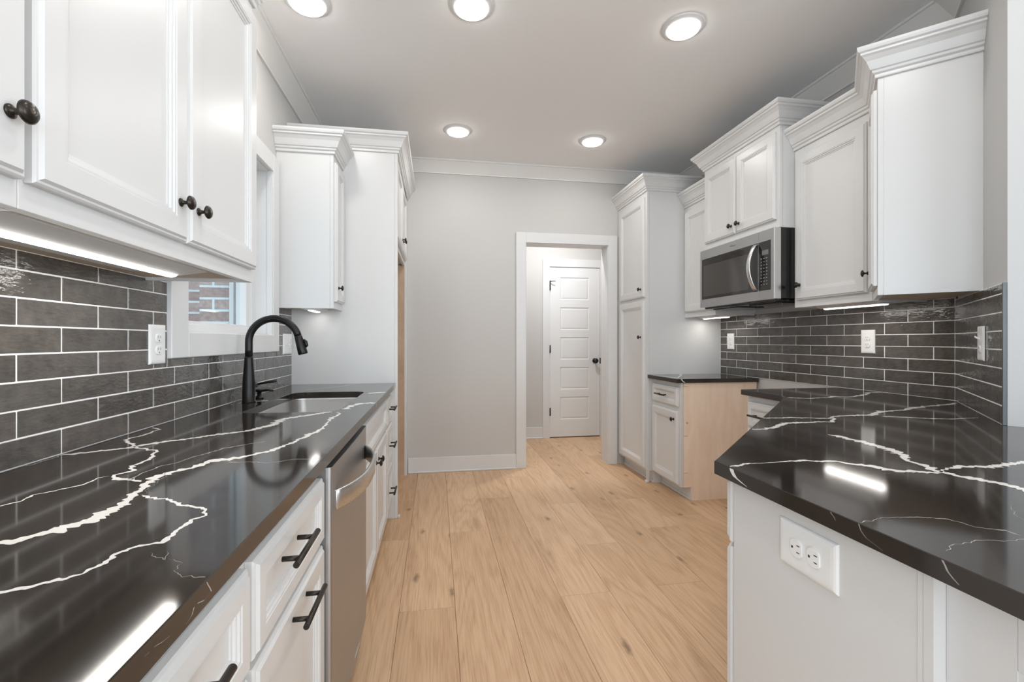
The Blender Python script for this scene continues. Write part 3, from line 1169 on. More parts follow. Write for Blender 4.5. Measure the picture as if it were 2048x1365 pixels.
# ---- countertop with undermount opening and veins
LV = [[(-0.614, 0.722, 0.0184), (-0.597, 0.743, 0.0242), (-0.572, 0.759, 0.0224), (-0.549, 0.781, 0.037), (-0.532, 0.818, 0.0398), (-0.525, 0.843, 0.0338), (-0.531, 0.893, 0.0233), (-0.544, 0.945, 0.0185), (-0.559, 0.996, 0.0238), (-0.564, 1.052, 0.027), (-0.556, 1.08, 0.0201), (-0.532, 1.107, 0.0242), (-0.509, 1.167, 0.0389), (-0.457, 1.195, 0.0264), (-0.417, 1.245, 0.0224), (-0.391, 1.32, 0.0141), (-0.376, 1.424, 0.0246), (-0.363, 1.487, 0.0269), (-0.359, 1.561, 0.0097), (-0.368, 1.669, 0.0114), (-0.373, 1.752, 0.0206), (-0.361, 1.827, 0.0129), (-0.386, 1.88, 0.0072)],
      [(-0.906, 1.28, 0.0099), (-0.902, 1.284, 0.0206), (-0.849, 1.311, 0.0212), (-0.794, 1.346, 0.0217), (-0.76, 1.389, 0.0299), (-0.702, 1.438, 0.0238), (-0.638, 1.495, 0.0254), (-0.575, 1.538, 0.0315), (-0.537, 1.626, 0.0357), (-0.538, 1.748, 0.0413), (-0.475, 1.822, 0.0421), (-0.419, 1.886, 0.0309), (-0.366, 1.97, 0.0298), (-0.361, 2.058, 0.0291), (-0.32, 2.131, 0.0518), (-0.265, 2.138, 0.0522)],
      [(-0.898, 1.642, 0.0127), (-0.858, 1.602, 0.0079), (-0.855, 1.523, 0.0158), (-0.867, 1.451, 0.0122), (-0.815, 1.39, 0.0128), (-0.77, 1.336, 0.0139), (-0.703, 1.303, 0.0101), (-0.672, 1.212, 0.0117), (-0.663, 1.13, 0.012), (-0.643, 1.103, 0.0147), (-0.666, 1.076, 0.0082), (-0.626, 1.042, 0.018), (-0.575, 1.018, 0.0073)],
      [(-0.526, 0.931, 0.0057), (-0.497, 0.908, 0.0103), (-0.472, 0.899, 0.0075), (-0.439, 0.867, 0.01), (-0.406, 0.852, 0.0084), (-0.379, 0.834, 0.0064), (-0.365, 0.803, 0.0095), (-0.376, 0.788, 0.0124), (-0.376, 0.764, 0.0112), (-0.375, 0.741, 0.0097), (-0.376, 0.706, 0.0134), (-0.392, 0.699, 0.0099), (-0.409, 0.692, 0.0118), (-0.415, 0.679, 0.0114), (-0.408, 0.651, 0.0072), (-0.419, 0.627, 0.008), (-0.432, 0.615, 0.0113), (-0.456, 0.605, 0.0126), (-0.475, 0.591, 0.0109), (-0.486, 0.576, 0.0103)],
      [(-0.742, 0.906, 0.0041), (-0.728, 0.906, 0.0071), (-0.719, 0.928, 0.0061), (-0.726, 0.964, 0.0066), (-0.702, 0.982, 0.008), (-0.678, 1.015, 0.0105), (-0.678, 1.054, 0.0051), (-0.666, 1.069, 0.0134)],
      [(-0.62, 1.03, 0.0084), (-0.606, 1.035, 0.0052), (-0.616, 1.097, 0.008), (-0.58, 1.188, 0.0063), (-0.541, 1.298, 0.0108), (-0.47, 1.37, 0.0065)],
      [(-0.374, 0.675, 0.0008), (-0.36, 0.664, 0.0023), (-0.34, 0.648, 0.003), (-0.353, 0.677, 0.0009)],
      [(-0.34, 0.648, 0.0018), (-0.316, 0.634, 0.0013), (-0.317, 0.616, 0.0012), (-0.299, 0.601, 0.0013), (-0.271, 0.591, 0.0027), (-0.262, 0.583, 0.0013)],
      [(-0.744, 2.695, 0.017), (-0.693, 2.821, 0.0346), (-0.565, 2.948, 0.0445), (-0.54, 3.075, 0.0417), (-0.458, 3.175, 0.0283)],
      [(-0.359, 2.521, 0.0332), (-0.299, 2.559, 0.0462), (-0.259, 2.577, 0.0481)],
      [(-0.877, 2.223, 0.0254), (-0.826, 2.284, 0.0295), (-0.769, 2.292, 0.0397)],
      [(-0.485, 1.151, 0.0085), (-0.434, 1.141, 0.0041), (-0.377, 1.125, 0.0047), (-0.327, 1.151, 0.005), (-0.263, 1.144, 0.0047)],
      [(-0.945, 1.175, 0.0068), (-0.901, 1.193, 0.0078), (-0.902, 1.284, 0.0081)],
      [(-0.523, 0.925, 0.0011), (-0.539, 0.976, 0.0013), (-0.549, 1.036, 0.0019), (-0.569, 1.082, 0.0019)]]
RV = [[(0.971, 1.306, 0.0164), (1.032, 1.296, 0.0167), (1.129, 1.349, 0.0294), (1.173, 1.379, 0.026), (1.268, 1.383, 0.0254), (1.345, 1.38, 0.0185), (1.395, 1.416, 0.0118), (1.435, 1.465, 0.0126), (1.497, 1.483, 0.0275), (1.619, 1.478, 0.0281), (1.731, 1.541, 0.0378), (1.881, 1.569, 0.0214), (1.982, 1.615, 0.0402), (2.079, 1.637, 0.0179), (2.223, 1.666, 0.0294), (2.32, 1.712, 0.0138)],
      [(1.166, 1.485, 0.0206), (1.275, 1.475, 0.022), (1.394, 1.44, 0.0252), (1.43, 1.46, 0.0119)],
      [(1.628, 1.449, 0.0206), (1.75, 1.378, 0.0193), (1.821, 1.357, 0.0143), (1.95, 1.363, 0.0083)],
      [(1.705, 2.001, 0.0456), (1.783, 1.954, 0.0192), (1.912, 1.967, 0.0184), (1.962, 2.003, 0.0345), (2.03, 1.971, 0.0156), (2.162, 2.024, 0.0266), (2.259, 2.075, 0.0173), (2.287, 2.117, 0.024), (2.397, 2.123, 0.0298), (2.458, 2.123, 0.0208)],
      [(1.155, 1.193, 0.0223), (1.165, 1.145, 0.0323), (1.16, 1.093, 0.0332), (1.155, 1.01, 0.0347), (1.148, 0.987, 0.0322), (1.119, 0.944, 0.0229), (1.082, 0.907, 0.0147), (1.078, 0.868, 0.0222), (1.06, 0.808, 0.0294), (1.08, 0.763, 0.032), (1.09, 0.69, 0.0307), (1.084, 0.637, 0.0263)],
      [(1.055, 0.809, 0.0051), (1.11, 0.834, 0.0101), (1.143, 0.841, 0.0218), (1.203, 0.828, 0.0206), (1.267, 0.837, 0.0217), (1.334, 0.845, 0.0217), (1.456, 0.873, 0.0208)],
      [(0.645, 0.921, 0.0106), (0.694, 0.937, 0.0096), (0.745, 0.941, 0.0036), (0.794, 0.946, 0.0076), (0.834, 0.944, 0.0136), (0.917, 0.921, 0.0184), (0.968, 0.858, 0.0306), (0.975, 0.837, 0.0338), (1.004, 0.832, 0.022), (1.056, 0.805, 0.0182)],
      [(0.643, 0.609, 0.0043), (0.687, 0.616, 0.0033), (0.737, 0.614, 0.0053), (0.789, 0.594, 0.0055), (0.796, 0.562, 0.0053), (0.83, 0.548, 0.0079), (0.829, 0.525, 0.0065)],
      [(0.857, 0.514, 0.0028), (0.814, 0.516, 0.003), (0.743, 0.525, 0.0036), (0.708, 0.522, 0.0026), (0.665, 0.505, 0.0019)],
      [(0.97, 0.631, 0.0009), (0.931, 0.603, 0.0015), (0.895, 0.567, 0.0018)]]
AV = [[(1.775, 3.168, 0.0169), (1.962, 3.438, 0.0175), (2.042, 3.596, 0.0834), (2.094, 3.528, 0.057)],
      [(1.776, 3.415, 0.0262), (1.778, 3.238, 0.0385), (1.783, 3.167, 0.0269)],
      [(2.227, 3.688, 0.0348), (2.227, 3.595, 0.051)]]


def ribbon(mb, pts, z, mi=1, seed=0, wscale=0.68, keep=None):
    """ragged white vein laid flush in the slab surface"""
    rnd = random.Random(seed)
    P = []
    for (x0, y0, w0), (x1, y1, w1) in zip(pts, pts[1:]):
        L = math.hypot(x1 - x0, y1 - y0)
        n = max(1, int(L / 0.0035))
        for k in range(n):
            f = k / n
            P.append((x0 + (x1 - x0) * f, y0 + (y1 - y0) * f, w0 + (w1 - w0) * f))
    P.append(pts[-1])
    prev = None
    for i, (x, y, w) in enumerate(P):
        a = P[max(0, i - 2)]
        b = P[min(len(P) - 1, i + 2)]
        d = Vector((b[0] - a[0], b[1] - a[1]))
        d = d.normalized() if d.length > 1e-6 else Vector((1, 0))
        n = Vector((-d.y, d.x))
        j = noise.noise(Vector((x * 30, y * 30, seed * 3.1))) * 0.007 + noise.noise(Vector((x * 120, y * 120, seed * 7.7))) * 0.0045
        k0 = 0.45 + 1.1 * abs(noise.noise(Vector((x * 60, y * 60, seed + 11.0)))) * 2 + 0.5 * abs(noise.noise(Vector((x * 240, y * 240, seed + 3.0))))
        k1 = 0.45 + 1.1 * abs(noise.noise(Vector((x * 70, y * 70, seed + 51.0)))) * 2 + 0.5 * abs(noise.noise(Vector((x * 260, y * 260, seed + 5.0))))
        e = min(1.0, min(i, len(P) - 1 - i) / 4.0 + 0.15)
        hw = w * wscale * 0.5 * e
        c = Vector((x, y)) + n * j
        p0, p1 = c + n * hw * k0, c - n * hw * k1
        if keep and not (keep(p0.x, p0.y) and keep(p1.x, p1.y)):
            prev = None
            continue
        cur = (mb.bm.verts.new((p0.x, p0.y, z)), mb.bm.verts.new((p1.x, p1.y, z)))
        if prev:
            f = mb.face([prev[0], prev[1], cur[1], cur[0]], mi)
        prev = cur


def vstrip(mb, pts, F, off, mi=1, seed=0):
    """vein continuing down a slab edge; pts are (a, c, width) on the face F at b = off"""
    prev = None
    for i in range(len(pts) - 1):
        (a0, c0, w0), (a1, c1, w1) = pts[i], pts[i + 1]
        n = 5
        for k in range(n + (1 if i == len(pts) - 2 else 0)):
            f = k / n
            a, c, w = a0 + (a1 - a0) * f, c0 + (c1 - c0) * f, w0 + (w1 - w0) * f
            j = noise.noise(Vector((a * 90, c * 90, seed))) * 0.0015
            cur = (mb.v(a - w / 2 + j, off, c), mb.v(a + w / 2 + j, off, c))
            if prev:
                mb.face([prev[0], prev[1], cur[1], cur[0]], mi)
            prev = cur


def rounded(x0, x1, y0, y1, r, n=8):
    pts = []
    for cx, cy, s in ((x1 - r, y1 - r, 0), (x0 + r, y1 - r, 90), (x0 + r, y0 + r, 180), (x1 - r, y0 + r, 270)):
        for k in range(n + 1):
            an = math.radians(s + 90 * k / n)
            pts.append((cx + r * math.cos(an), cy + r * math.sin(an)))
    return pts


SX0, SX1, SY0, SY1 = -0.752, -0.385, 1.905, 2.628
hole = rounded(SX0, SX1, SY0, SY1, 0.062)


def fan_plate(mb, outer, inner, z, mi=0):
    """flat face between an outer rectangle and an inner loop, split at the four corners (inner starts at +x side, ccw)"""
    ov = [mb.v(x, y, z) for x, y in outer]          # corners ccw starting (x1, y1)
    iv = [mb.v(x, y, z) for x, y in inner]
    n = len(inner) // 4
    for q in range(4):
        seg = iv[q * n:(q + 1) * n]
        nxt = iv[((q + 1) * n) % len(iv)]
        for a, b in zip(seg, seg[1:]):
            mb.face([ov[q], b, a], mi)
        mb.face([ov[q], ov[(q + 1) % 4], nxt, seg[-1]], mi)
    return ov, iv


CX0, CX1 = -0.9115, -0.265
CY0, CY1 = -0.20, 3.1242
mb = MB()
e = 0.0012
x0, x1 = CX0, CX1
zt, zb = 0.900, 0.8705
# slab: plain boxes before and after the sink zone, plate with hole between
ya, yb = 1.86, 2.67


def slab_rect(mb, y0, y1, end0, end1, hole_loop=None):
    top = [(x1 - e, y1), (x0, y1), (x0, y0), (x1 - e, y0)]
    if hole_loop:
        ov, iv = fan_plate(mb, top, hole_loop, zt)
        ob, ib = fan_plate(mb, [(x1, y1), (x0, y1), (x0, y0), (x1, y0)], hole_loop, zb)
        n = len(iv)
        for i in range(n):
            mb.face([iv[i], iv[(i + 1) % n], ib[(i + 1) % n], ib[i]], 0)
    else:
        ov = [mb.v(x, y, zt) for x, y in top]
        mb.face(ov, 0)
        ob = [mb.v(x, y, zb) for x, y in [(x1, y1), (x0, y1), (x0, y0), (x1, y0)]]
        mb.face(ob[::-1], 0)
    m1, m0 = mb.v(x1, y1, zt - e), mb.v(x1, y0, zt - e)
    mb.face([ov[0], m1, m0, ov[3]], 0)
    mb.face([m1, ob[0], ob[3], m0], 0)
    mb.face([ov[1], ov[2], ob[2], ob[1]], 0)
    if end1:
        mb.face([ov[0], ov[1], ob[1], ob[0], m1], 0)
    if end0:
        mb.face([ov[2], ov[3], m0, ob[3], ob[2]], 0)


slab_rect(mb, CY0, ya, True, False)
slab_rect(mb, ya, yb, False, False, hole)
slab_rect(mb, yb, CY1, False, True)
bmesh.ops.remove_doubles(mb.bm, verts=mb.bm.verts, dist=0.00001)
bmesh.ops.recalc_face_normals(mb.bm, faces=mb.bm.faces)


def keepL(x, y):
    if not (CX0 + 0.001 < x < CX1 - 0.0012 and CY0 < y < CY1 - 0.001):
        return False
    return not (SX0 - 0.002 < x < SX1 + 0.002 and SY0 - 0.002 < y < SY1 + 0.002)


for i, v in enumerate(LV):
    thin = i in (4, 5, 6, 7, 8, 11, 12, 13)
    ribbon(mb, v, zt + 0.00012, mi=2 if thin and i != 4 else 1, seed=i, wscale=0.5 if thin else 0.68, keep=keepL)
FE = LF(CX1)
mb.F = FE
vstrip(mb, [(2.13, 0.8985, 0.010), (2.128, 0.885, 0.006), (2.134, 0.871, 0.005)], FE, 0.00012)
vstrip(mb, [(2.41, 0.8985, 0.006), (2.412, 0.871, 0.004)], FE, 0.00012)
vstrip(mb, [(0.5870, 0.8970, 0.002), (0.5940, 0.8870, 0.0022), (0.5990, 0.8800, 0.0018), (0.5950, 0.8800, 0.001), (0.5810, 0.8790, 0.0025), (0.5670, 0.8840, 0.003), (0.5590, 0.8840, 0.0025), (0.5540, 0.8780, 0.002), (0.5420, 0.8750, 0.001)], FE, 0.00012, mi=2, seed=2)
vstrip(mb, [(0.5120, 0.8820, 0.001), (0.5000, 0.8840, 0.002), (0.4860, 0.8880, 0.0015), (0.4780, 0.8880, 0.002), (0.4710, 0.8890, 0.001)], FE, 0.00012, mi=2, seed=3)
mb.F = ident
tag(obj('countertop', mb, [M_quartz, M_vein, M_faint], loc=((CX0 + CX1) / 2, 1.5, 0.8705), recalc=False),
    'long black quartz countertop with white veins around the sink', 'countertop')

# ---- undermount steel sink
t = thing('sink', 'undermount stainless steel sink sunk in the black counter', 'sink', (-0.568, 2.266, 0.66))
mb = MB()
loops = []
for off, z, r in ((0.022, 0.8698, 0.075), (-0.003, 0.8698, 0.062), (-0.003, 0.862, 0.062), (-0.001, 0.70, 0.060), (0.012, 0.672, 0.062), (0.035, 0.662, 0.06)):
    if off == 0.022:
        L = rounded(SX0 - 0.022, SX1 + 0.022, SY0 - 0.022, SY1 + 0.022, 0.08)
    else:
        L = rounded(SX0 + off, SX1 - off, SY0 + off, SY1 - off, r)
    loops.append([mb.v(x, y, z) for x, y in L])
for r0, r1 in zip(loops, loops[1:]):
    n = len(r0)
    for i in range(n):
        mb.face([r0[i], r0[(i + 1) % n], r1[(i + 1) % n], r1[i]], 0, True)
mb.face(loops[-1], 0)
o = obj('sink_basin', mb, M_sink, t)
sm = o.modifiers.new('thickness', 'SOLIDIFY')
sm.thickness = 0.0012
sm.offset = 1
mb = MB()
mb.lathe([(0.0, 0.0), (0.055, 0.0), (0.057, 0.0025), (0.046, 0.003), (0.042, -0.001), (0.0, -0.001)], -0.568, 2.30, 0.6635)
obj('sink_drain', mb, M_steelL, t)

# ---- pull-down faucet
t = thing('faucet', 'tall matte black gooseneck faucet behind the sink', 'faucet', (-0.84, 2.25, 0.90))
mb = MB()
mb.lathe([(0, 0.0003), (0.0285, 0.0003), (0.0285, 0.004), (0.0268, 0.006), (0.0266, 0.06), (0.0250, 0.105), (0.0205, 0.16), (0.0178, 0.200), (0.0172, 0.208), (0, 0.208)],
         -0.84, 2.25, 0.90, seg=40)
obj('faucet_body', mb, M_black, t)
mb = MB()
pts = [(-0.84, 2.25, 1.1085), (-0.84, 2.25, 1.14)]
R0, cx, cz = 0.107, -0.733, 1.175
for k in range(0, 25):
    an = math.radians(180 - (180 - 15) * k / 24)
    pts.append((cx + R0 * math.cos(an), 2.25, cz + R0 * math.sin(an)))
mb.tube(pts, 0.0160, 28)
obj('spout', mb, M_black, t)
mb = MB()
p0 = Vector(pts[-1])
d = Vector((math.sin(math.radians(15)), 0, -math.cos(math.radians(15))))
sp = [p0 + d * s for s in (0.0008, 0.004, 0.02, 0.05, 0.082, 0.088)]
mb.tube([tuple(q) for q in sp], [0.0160, 0.0172, 0.0180, 0.0195, 0.0212, 0.0195], 28)
spray = obj('spray_head', mb, M_black, t)
mb = MB()
q = p0 + d * 0.038 + Vector((0.0185, 0, 0.004))
mb.tube([tuple(q - d * 0.016), tuple(q + Vector((0.006, 0, 0.002)) - d * 0.004), tuple(q + Vector((0.006, 0, 0)) + d * 0.012), tuple(q + d * 0.020)],
        [0.005, 0.008, 0.008, 0.005], 14)
obj('spray_button', mb, M_black, spray)
mb = MB()
mb.tube([(-0.84, 2.272, 0.972), (-0.84, 2.300, 0.972), (-0.84, 2.322, 0.972), (-0.84, 2.336, 0.972)], [0.012, 0.0128, 0.0128, 0.0118], 24)
obj('handle_hub', mb, M_black, t)
mb = MB()
mb.tube([(-0.832, 2.330, 0.974), (-0.815, 2.331, 0.979), (-0.765, 2.333, 0.987), (-0.748, 2.333, 0.989)], [0.0045, 0.0052, 0.0068, 0.0060], 16)
obj('lever', mb, M_black, t)
t = thing('soap_dispenser', 'small black soap dispenser behind the faucet handle', 'soap dispenser', (-0.845, 2.39, 0.90))
mb = MB()
mb.lathe([(0, 0.0003), (0.0190, 0.0003), (0.0190, 0.004), (0.0165, 0.008), (0.0105, 0.012), (0.0095, 0.032), (0, 0.032)], -0.845, 2.39, 0.90, seg=28)
obj('dispenser_base', mb, M_black, t)
mb = MB()
mb.lathe([(0, 0.0325), (0.0140, 0.0325), (0.0240, 0.040), (0.0245, 0.0435), (0.022, 0.0455), (0, 0.0465)], -0.845, 2.39, 0.90, seg=28)
mb.tube([(-0.835, 2.39, 0.939), (-0.80, 2.39, 0.940), (-0.782, 2.39, 0.936)], [0.006, 0.0055, 0.005], 12)
obj('pump_head', mb, M_black, t)

# ---- dishwasher
t = thing('dishwasher', 'stainless steel dishwasher with a bowed towel-bar handle', 'dishwasher', (-0.58, 1.567, 0))
mb = MB(LF(0))
mb.box(1.262, 1.874, -0.88, -0.306, 0.10, 0.855)
obj('dishwasher_tub', mb, M_blackpl, t)
mb = MB(LF(0))
mb.box(1.270, 1.866, -0.84, -0.36, 0.0, 0.0998)
obj('kick_plate', mb, M_blackpl, t)
mb = MB(LF(0))
# door skin with a gently crowned face and rounded vertical edges
n = 14
prof = [(1.264, -0.305), (1.264, -0.279), (1.266, -0.274), (1.271, -0.271)]
for k in range(1, n):
    y = 1.271 + (1.865 - 1.271) * k / n
    prof.append((y, -0.271 + 0.0035 * math.sin(math.pi * k / n)))
prof += [(1.865, -0.271), (1.870, -0.274), (1.872, -0.279), (1.872, -0.305)]
mb.prism(prof, 0.095, 0.846, bev=0)
dd = obj('dishwasher_door', mb, M_steel, t)
mb = MB(LF(0))
mb.box(1.2625, 1.2640, -0.3045, -0.285, 0.096, 0.845)
obj('door_edge', mb, M_grey, dd)
# bowed handle
mb = MB(LF(0))
rings = []
ya, yb = 1.288, 1.828
N = 28
sec = [(-0.0050, -0.0235), (-0.0050, 0.0235), (-0.0030, 0.0262), (0.0030, 0.0262), (0.0050, 0.0235), (0.0050, -0.0235), (0.0030, -0.0262), (-0.0030, -0.0262)]
for k in range(N + 1):
    f = k / N
    y = ya + (yb - ya) * f
    bow = 0.058 * (1 - abs(2 * f - 1) ** 2.6)
    dy = (yb - ya) / N
    f2 = min(1, f + 0.01)
    f1 = max(0, f - 0.01)
    sl = (0.058 * (1 - abs(2 * f2 - 1) ** 2.6) - 0.058 * (1 - abs(2 * f1 - 1) ** 2.6)) / ((f2 - f1) * (yb - ya))
    nv = Vector((-sl, 1)).normalized()
    x = -0.268 + bow
    rings.append([mb.v(y + nv.x * o, x + nv.y * o, 0.752 + h) for o, h in sec])
mb.ring_tube(rings, smooth=True)
o = obj('towel_bar_handle', mb, M_steelL, dd)
text_part('badge', 'Whirlpool', 0.021, M_key, dd,
          Matrix.Translation((-0.2673, 1.64, 0.108)) @ Matrix.Rotation(math.radians(90), 4, 'Z') @ Matrix.Rotation(math.radians(90), 4, 'X'))

# ---- upper cabinets on the left
UZ0, UZ1, UD0, UD1 = 1.3728, 2.290, 1.414, 2.246
FU = LF(-0.602)
tA = upper('wall_cabinet', 'large white double-door wall cabinet left of the sink window', FU, 0.777, 1.640, 0.3185, UZ0, UZ1,
           [(0.785, 1.204, UD0, UD1, 1.168, 1.500), (1.211, 1.630, UD0, UD1, 1.248, 1.500)])
crown([(-0.602, 0.33), (-0.602, 1.640), (-0.9210, 1.640)], UZ1, -1, tA)
upper('wall_cabinet', 'white wall cabinet cut off by the left edge of the view', FU, 0.330, 0.776, 0.3185, UZ0, UZ1,
      [(0.338, 0.771, UD0, UD1, 0.738, 1.498)])
tC = upper('wall_cabinet', 'narrow white wall cabinet between the sink window and refrigerator panel', FU, 2.862, 3.1242, 0.3185, UZ0, UZ1,
           [(2.874, 3.104, UD0, UD1, 2.904, 1.498)])
crown([(-0.9210, 2.862), (-0.602, 2.862), (-0.602, 3.1242)], UZ1, -1, tC)

# ---- refrigerator surround
t = thing('refrigerator_surround', 'tall white refrigerator surround with cabinet doors above the empty alcove', 'cabinet', (-0.58, 3.64, 0))
mb = MB()
mb.box(-0.9215, -0.272, 3.125, 3.143, 0, 2.432)
mb.box(-0.2715, -0.252, 3.1245, 3.146, 0, 2.432, bev=0.0008)
mb.box(-0.2518, -0.236, 3.118, 3.146, 0.0, 0.020, bev=0.004)
obj('side_panel', mb, M_cab, t)
mb = MB()
mb.box(-0.9215, -0.275, 3.1435, 3.149, 0, 1.836)
obj('raw_lining', mb, M_maple, t)['label'] = 'raw maple inside face'
mb = MB()
mb.box(-0.9215, -0.275, 4.104, 4.122, 0, 1.836)
obj('raw_lining', mb, M_maple, t)['label'] = 'raw maple inside faces'
mb = MB()
mb.box(-0.2745, -0.252, 4.100, 4.168, 0, 2.432, bev=0.0008)
mb.box(-0.9215, -0.275, 4.1225, 4.168, 0, 2.432)
obj('far_panel', mb, M_cab, t)
mb = MB()
mb.box(-0.9215, -0.292, 3.1435, 4.0995, 1.850, 2.432)
mb.box(-0.2915, -0.2725, 3.1465, 4.0995, 1.836, 2.432)
obj('cabinet_box', mb, M_cab, t)
for a0, a1, ka in ((3.152, 3.620, 3.585), (3.626, 4.094, 3.662)):
    mb = MB(LF(-0.272))
    mb.front(a0, a1, 1.874, 2.400, 0.0006, 0.020)
    d = obj('cabinet_door', mb, M_cab, t)
    knob(LF(-0.272), ka, 0.0206, 1.952, d)
crown([(-0.9210, 3.1245), (-0.252, 3.1245), (-0.252, 4.168)], 2.425, -1, t)

# ================================================================== RIGHT RUN
FP = RF(1.727)
t = thing('pantry_cabinet', 'tall white pantry cabinet with two stacked doors beside the cased opening', 'cabinet', (2.06, 3.85, 0))
mb = MB(FP)
mb.box(3.561, 4.150, -0.675, -0.0206, 0.10, 2.432)
obj('cabinet_box', mb, M_cab, t)
mb = MB(FP)
mb.box(3.560, 4.168, -0.020, 0, 0.10, 2.432, bev=0.001)
mb.box(3.553, 3.585, -0.014, 0.010, 0.0, 0.022, bev=0.004)
mb.box(3.560, 3.580, -0.020, 0.0, 0.0, 0.10)
obj('face_frame', mb, M_cab, t)
mb = MB(FP)
mb.box(3.562, 4.15, -0.655, -0.060, 0.0, 0.0997)
mb.box(3.562, 4.15, -0.0598, -0.050, 0.0, 0.018, bev=0.003)
obj('toe_kick', mb, M_trim, t)
for z0, z1, kz in ((1.545, 2.378, 1.614), (0.118, 1.520, 1.210)):
    mb = MB(FP)
    mb.front(3.590, 4.098, z0, z1, 0.0006, 0.020)
    d = obj('cabinet_door', mb, M_cab, t)
    knob(FP, 3.640, 0.0206, kz, d)
crown([(2.4030, 3.5605), (1.727, 3.5605), (1.727, 4.168)], 2.425, 1, t)

FR = RF(1.775)
t = base('base_cabinet', 'small white base cabinet with a raw birch plywood side under the small counter', FR, 3.1145, 3.5585, 0.617,
         [('drawer', 3.137, 3.535, 0.690, 0.834, 'pull', 3.345, 0.762), ('door', 3.137, 3.535, 0.112, 0.656, 'knob', 3.180, 0.594)], toe=0.08)
mb = MB(YFR(3.114))
mb.box(1.7965, 2.392, 0, 0.004, 0.10, 0.8696, mi=0)
mb.box(1.860, 2.392, 0, 0.004, 0.0, 0.10, mi=0)
for x, z, w in ((1.812, 0.843, 0.034), (1.812, 0.478, 0.034), (1.812, 0.205, 0.03)):
    mb.box(x - w / 2, x + w / 2, 0.004, 0.0043, z - 0.002, z + 0.002, mi=1)
mb.lathe([(0, 0), (0.008, 0), (0.008, 0.0004), (0, 0.0004)], 1.822, 0.004, 0.575, 'b', mi=1)
obj('plywood_side', mb, [M_ply, M_maple], t)['label'] = 'raw birch plywood side'
mb = MB()
mb.box(1.730, 2.3935, 3.088, 3.5588, 0.8705, 0.900, bev=0.0012)
bmesh.ops.recalc_face_normals(mb.bm, faces=mb.bm.faces)
for i, v in enumerate(AV):
    ribbon(mb, v, 0.90012, seed=40 + i, keep=lambda x, y: 1.733 < x < 2.39 and 3.091 < y < 3.555)
mb.F = YFR(3.088)
vstrip(mb, [(1.765, 0.8985, 0.012), (1.775, 0.886, 0.008), (1.79, 0.875, 0.012)], None, 0.00012)
mb.F = ident
tag(obj('countertop', mb, [M_quartz, M_vein, M_faint], loc=(2.06, 3.32, 0.8705), recalc=False),
    'small black quartz countertop on the plywood-sided cabinet', 'countertop')

base('base_cabinet', 'white base cabinet with one bar pull peeking over the peninsula counter', FR, 2.035, 2.382, 0.617,
     [('drawer', 2.05, 2.365, 0.690, 0.834, 'pull', 2.235, 0.762), ('drawer', 2.05, 2.365, 0.405, 0.678, 'pull', 2.235, 0.56),
      ('drawer', 2.05, 2.365, 0.112, 0.393, 'pull', 2.235, 0.26)], toe=0.08)

# ---- peninsula cabinet on the diagonal
t = thing('peninsula_cabinet', 'white angled peninsula cabinet with a flat end panel at the right', 'cabinet', (1.1, 0.8, 0))
pen = [(0.685, 0.520), (0.685, 0.9340), (1.7745, 2.0235), (1.7745, 2.034), (2.38, 2.034), (2.38, 1.785), (1.79, 1.19), (1.45, 0.52)]
mb = MB()
mb.prism(pen, 0.10, 0.8697)
obj('cabinet_box', mb, M_cab, t)
mb = MB()
mb.prism([(0.73, 0.53), (0.73, 0.88), (1.80, 1.95), (2.36, 1.95), (2.36, 1.80), (1.79, 1.22), (1.45, 0.53)], 0.0, 0.0997)
obj('toe_kick', mb, M_trim, t)
mb = MB()
mb.prism([(0.665, 0.5172), (0.665, 0.9385), (0.6685, 0.9420), (0.6845, 0.9260), (0.6845, 0.5172)], 0.0, 0.8697)
mb.box(0.6640, 0.6650, 0.5172, 0.5300, 0.0, 0.8697)
mb.box(0.6640, 0.6650, 0.5315, 0.538, 0.0, 0.8697)
obj('end_panel', mb, M_cab, t)['label'] = 'flat white end panel'
# drawers and doors on the kitchen side
FD = lambda a, b, c: (0.6700 + a * SQ - b * SQ, 0.9390 + a * SQ + b * SQ, c)
for i, (a0, a1) in enumerate(((0.004, 0.505), (0.515, 1.010), (1.020, 1.480))):
    mb = MB(FD)
    mb.front(a0, a1, 0.722, 0.862, 0.0006, 0.020)
    obj('drawer_front', mb, M_cab, t)
    mb = MB(FD)
    mb.front(a0, a1, 0.112, 0.710, 0.0006, 0.020)
    obj('cabinet_door', mb, M_cab, t)
# wainscot behind the end panel, set back
FW = lambda a, b, c: (0.6848 - b, a, c)
mb = MB(FW)
mb.box(-0.15, 0.5168, -0.02, -0.0016, 0.0, 0.8697)
mb.box(0.4400, 0.51715, -0.0018, 0, 0.0, 0.8697)
mb.box(-0.15, 0.4400, -0.0018, 0, 0.785, 0.8697, bev=0.0012)
mb.box(-0.15, 0.4400, -0.0018, 0, 0.0, 0.14, bev=0.0012)
mb.box(-0.15, 0.505, -0.6, -0.0205, 0.0, 0.8697)
obj('back_panel', mb, M_cab, t)['label'] = 'recessed white back panel'

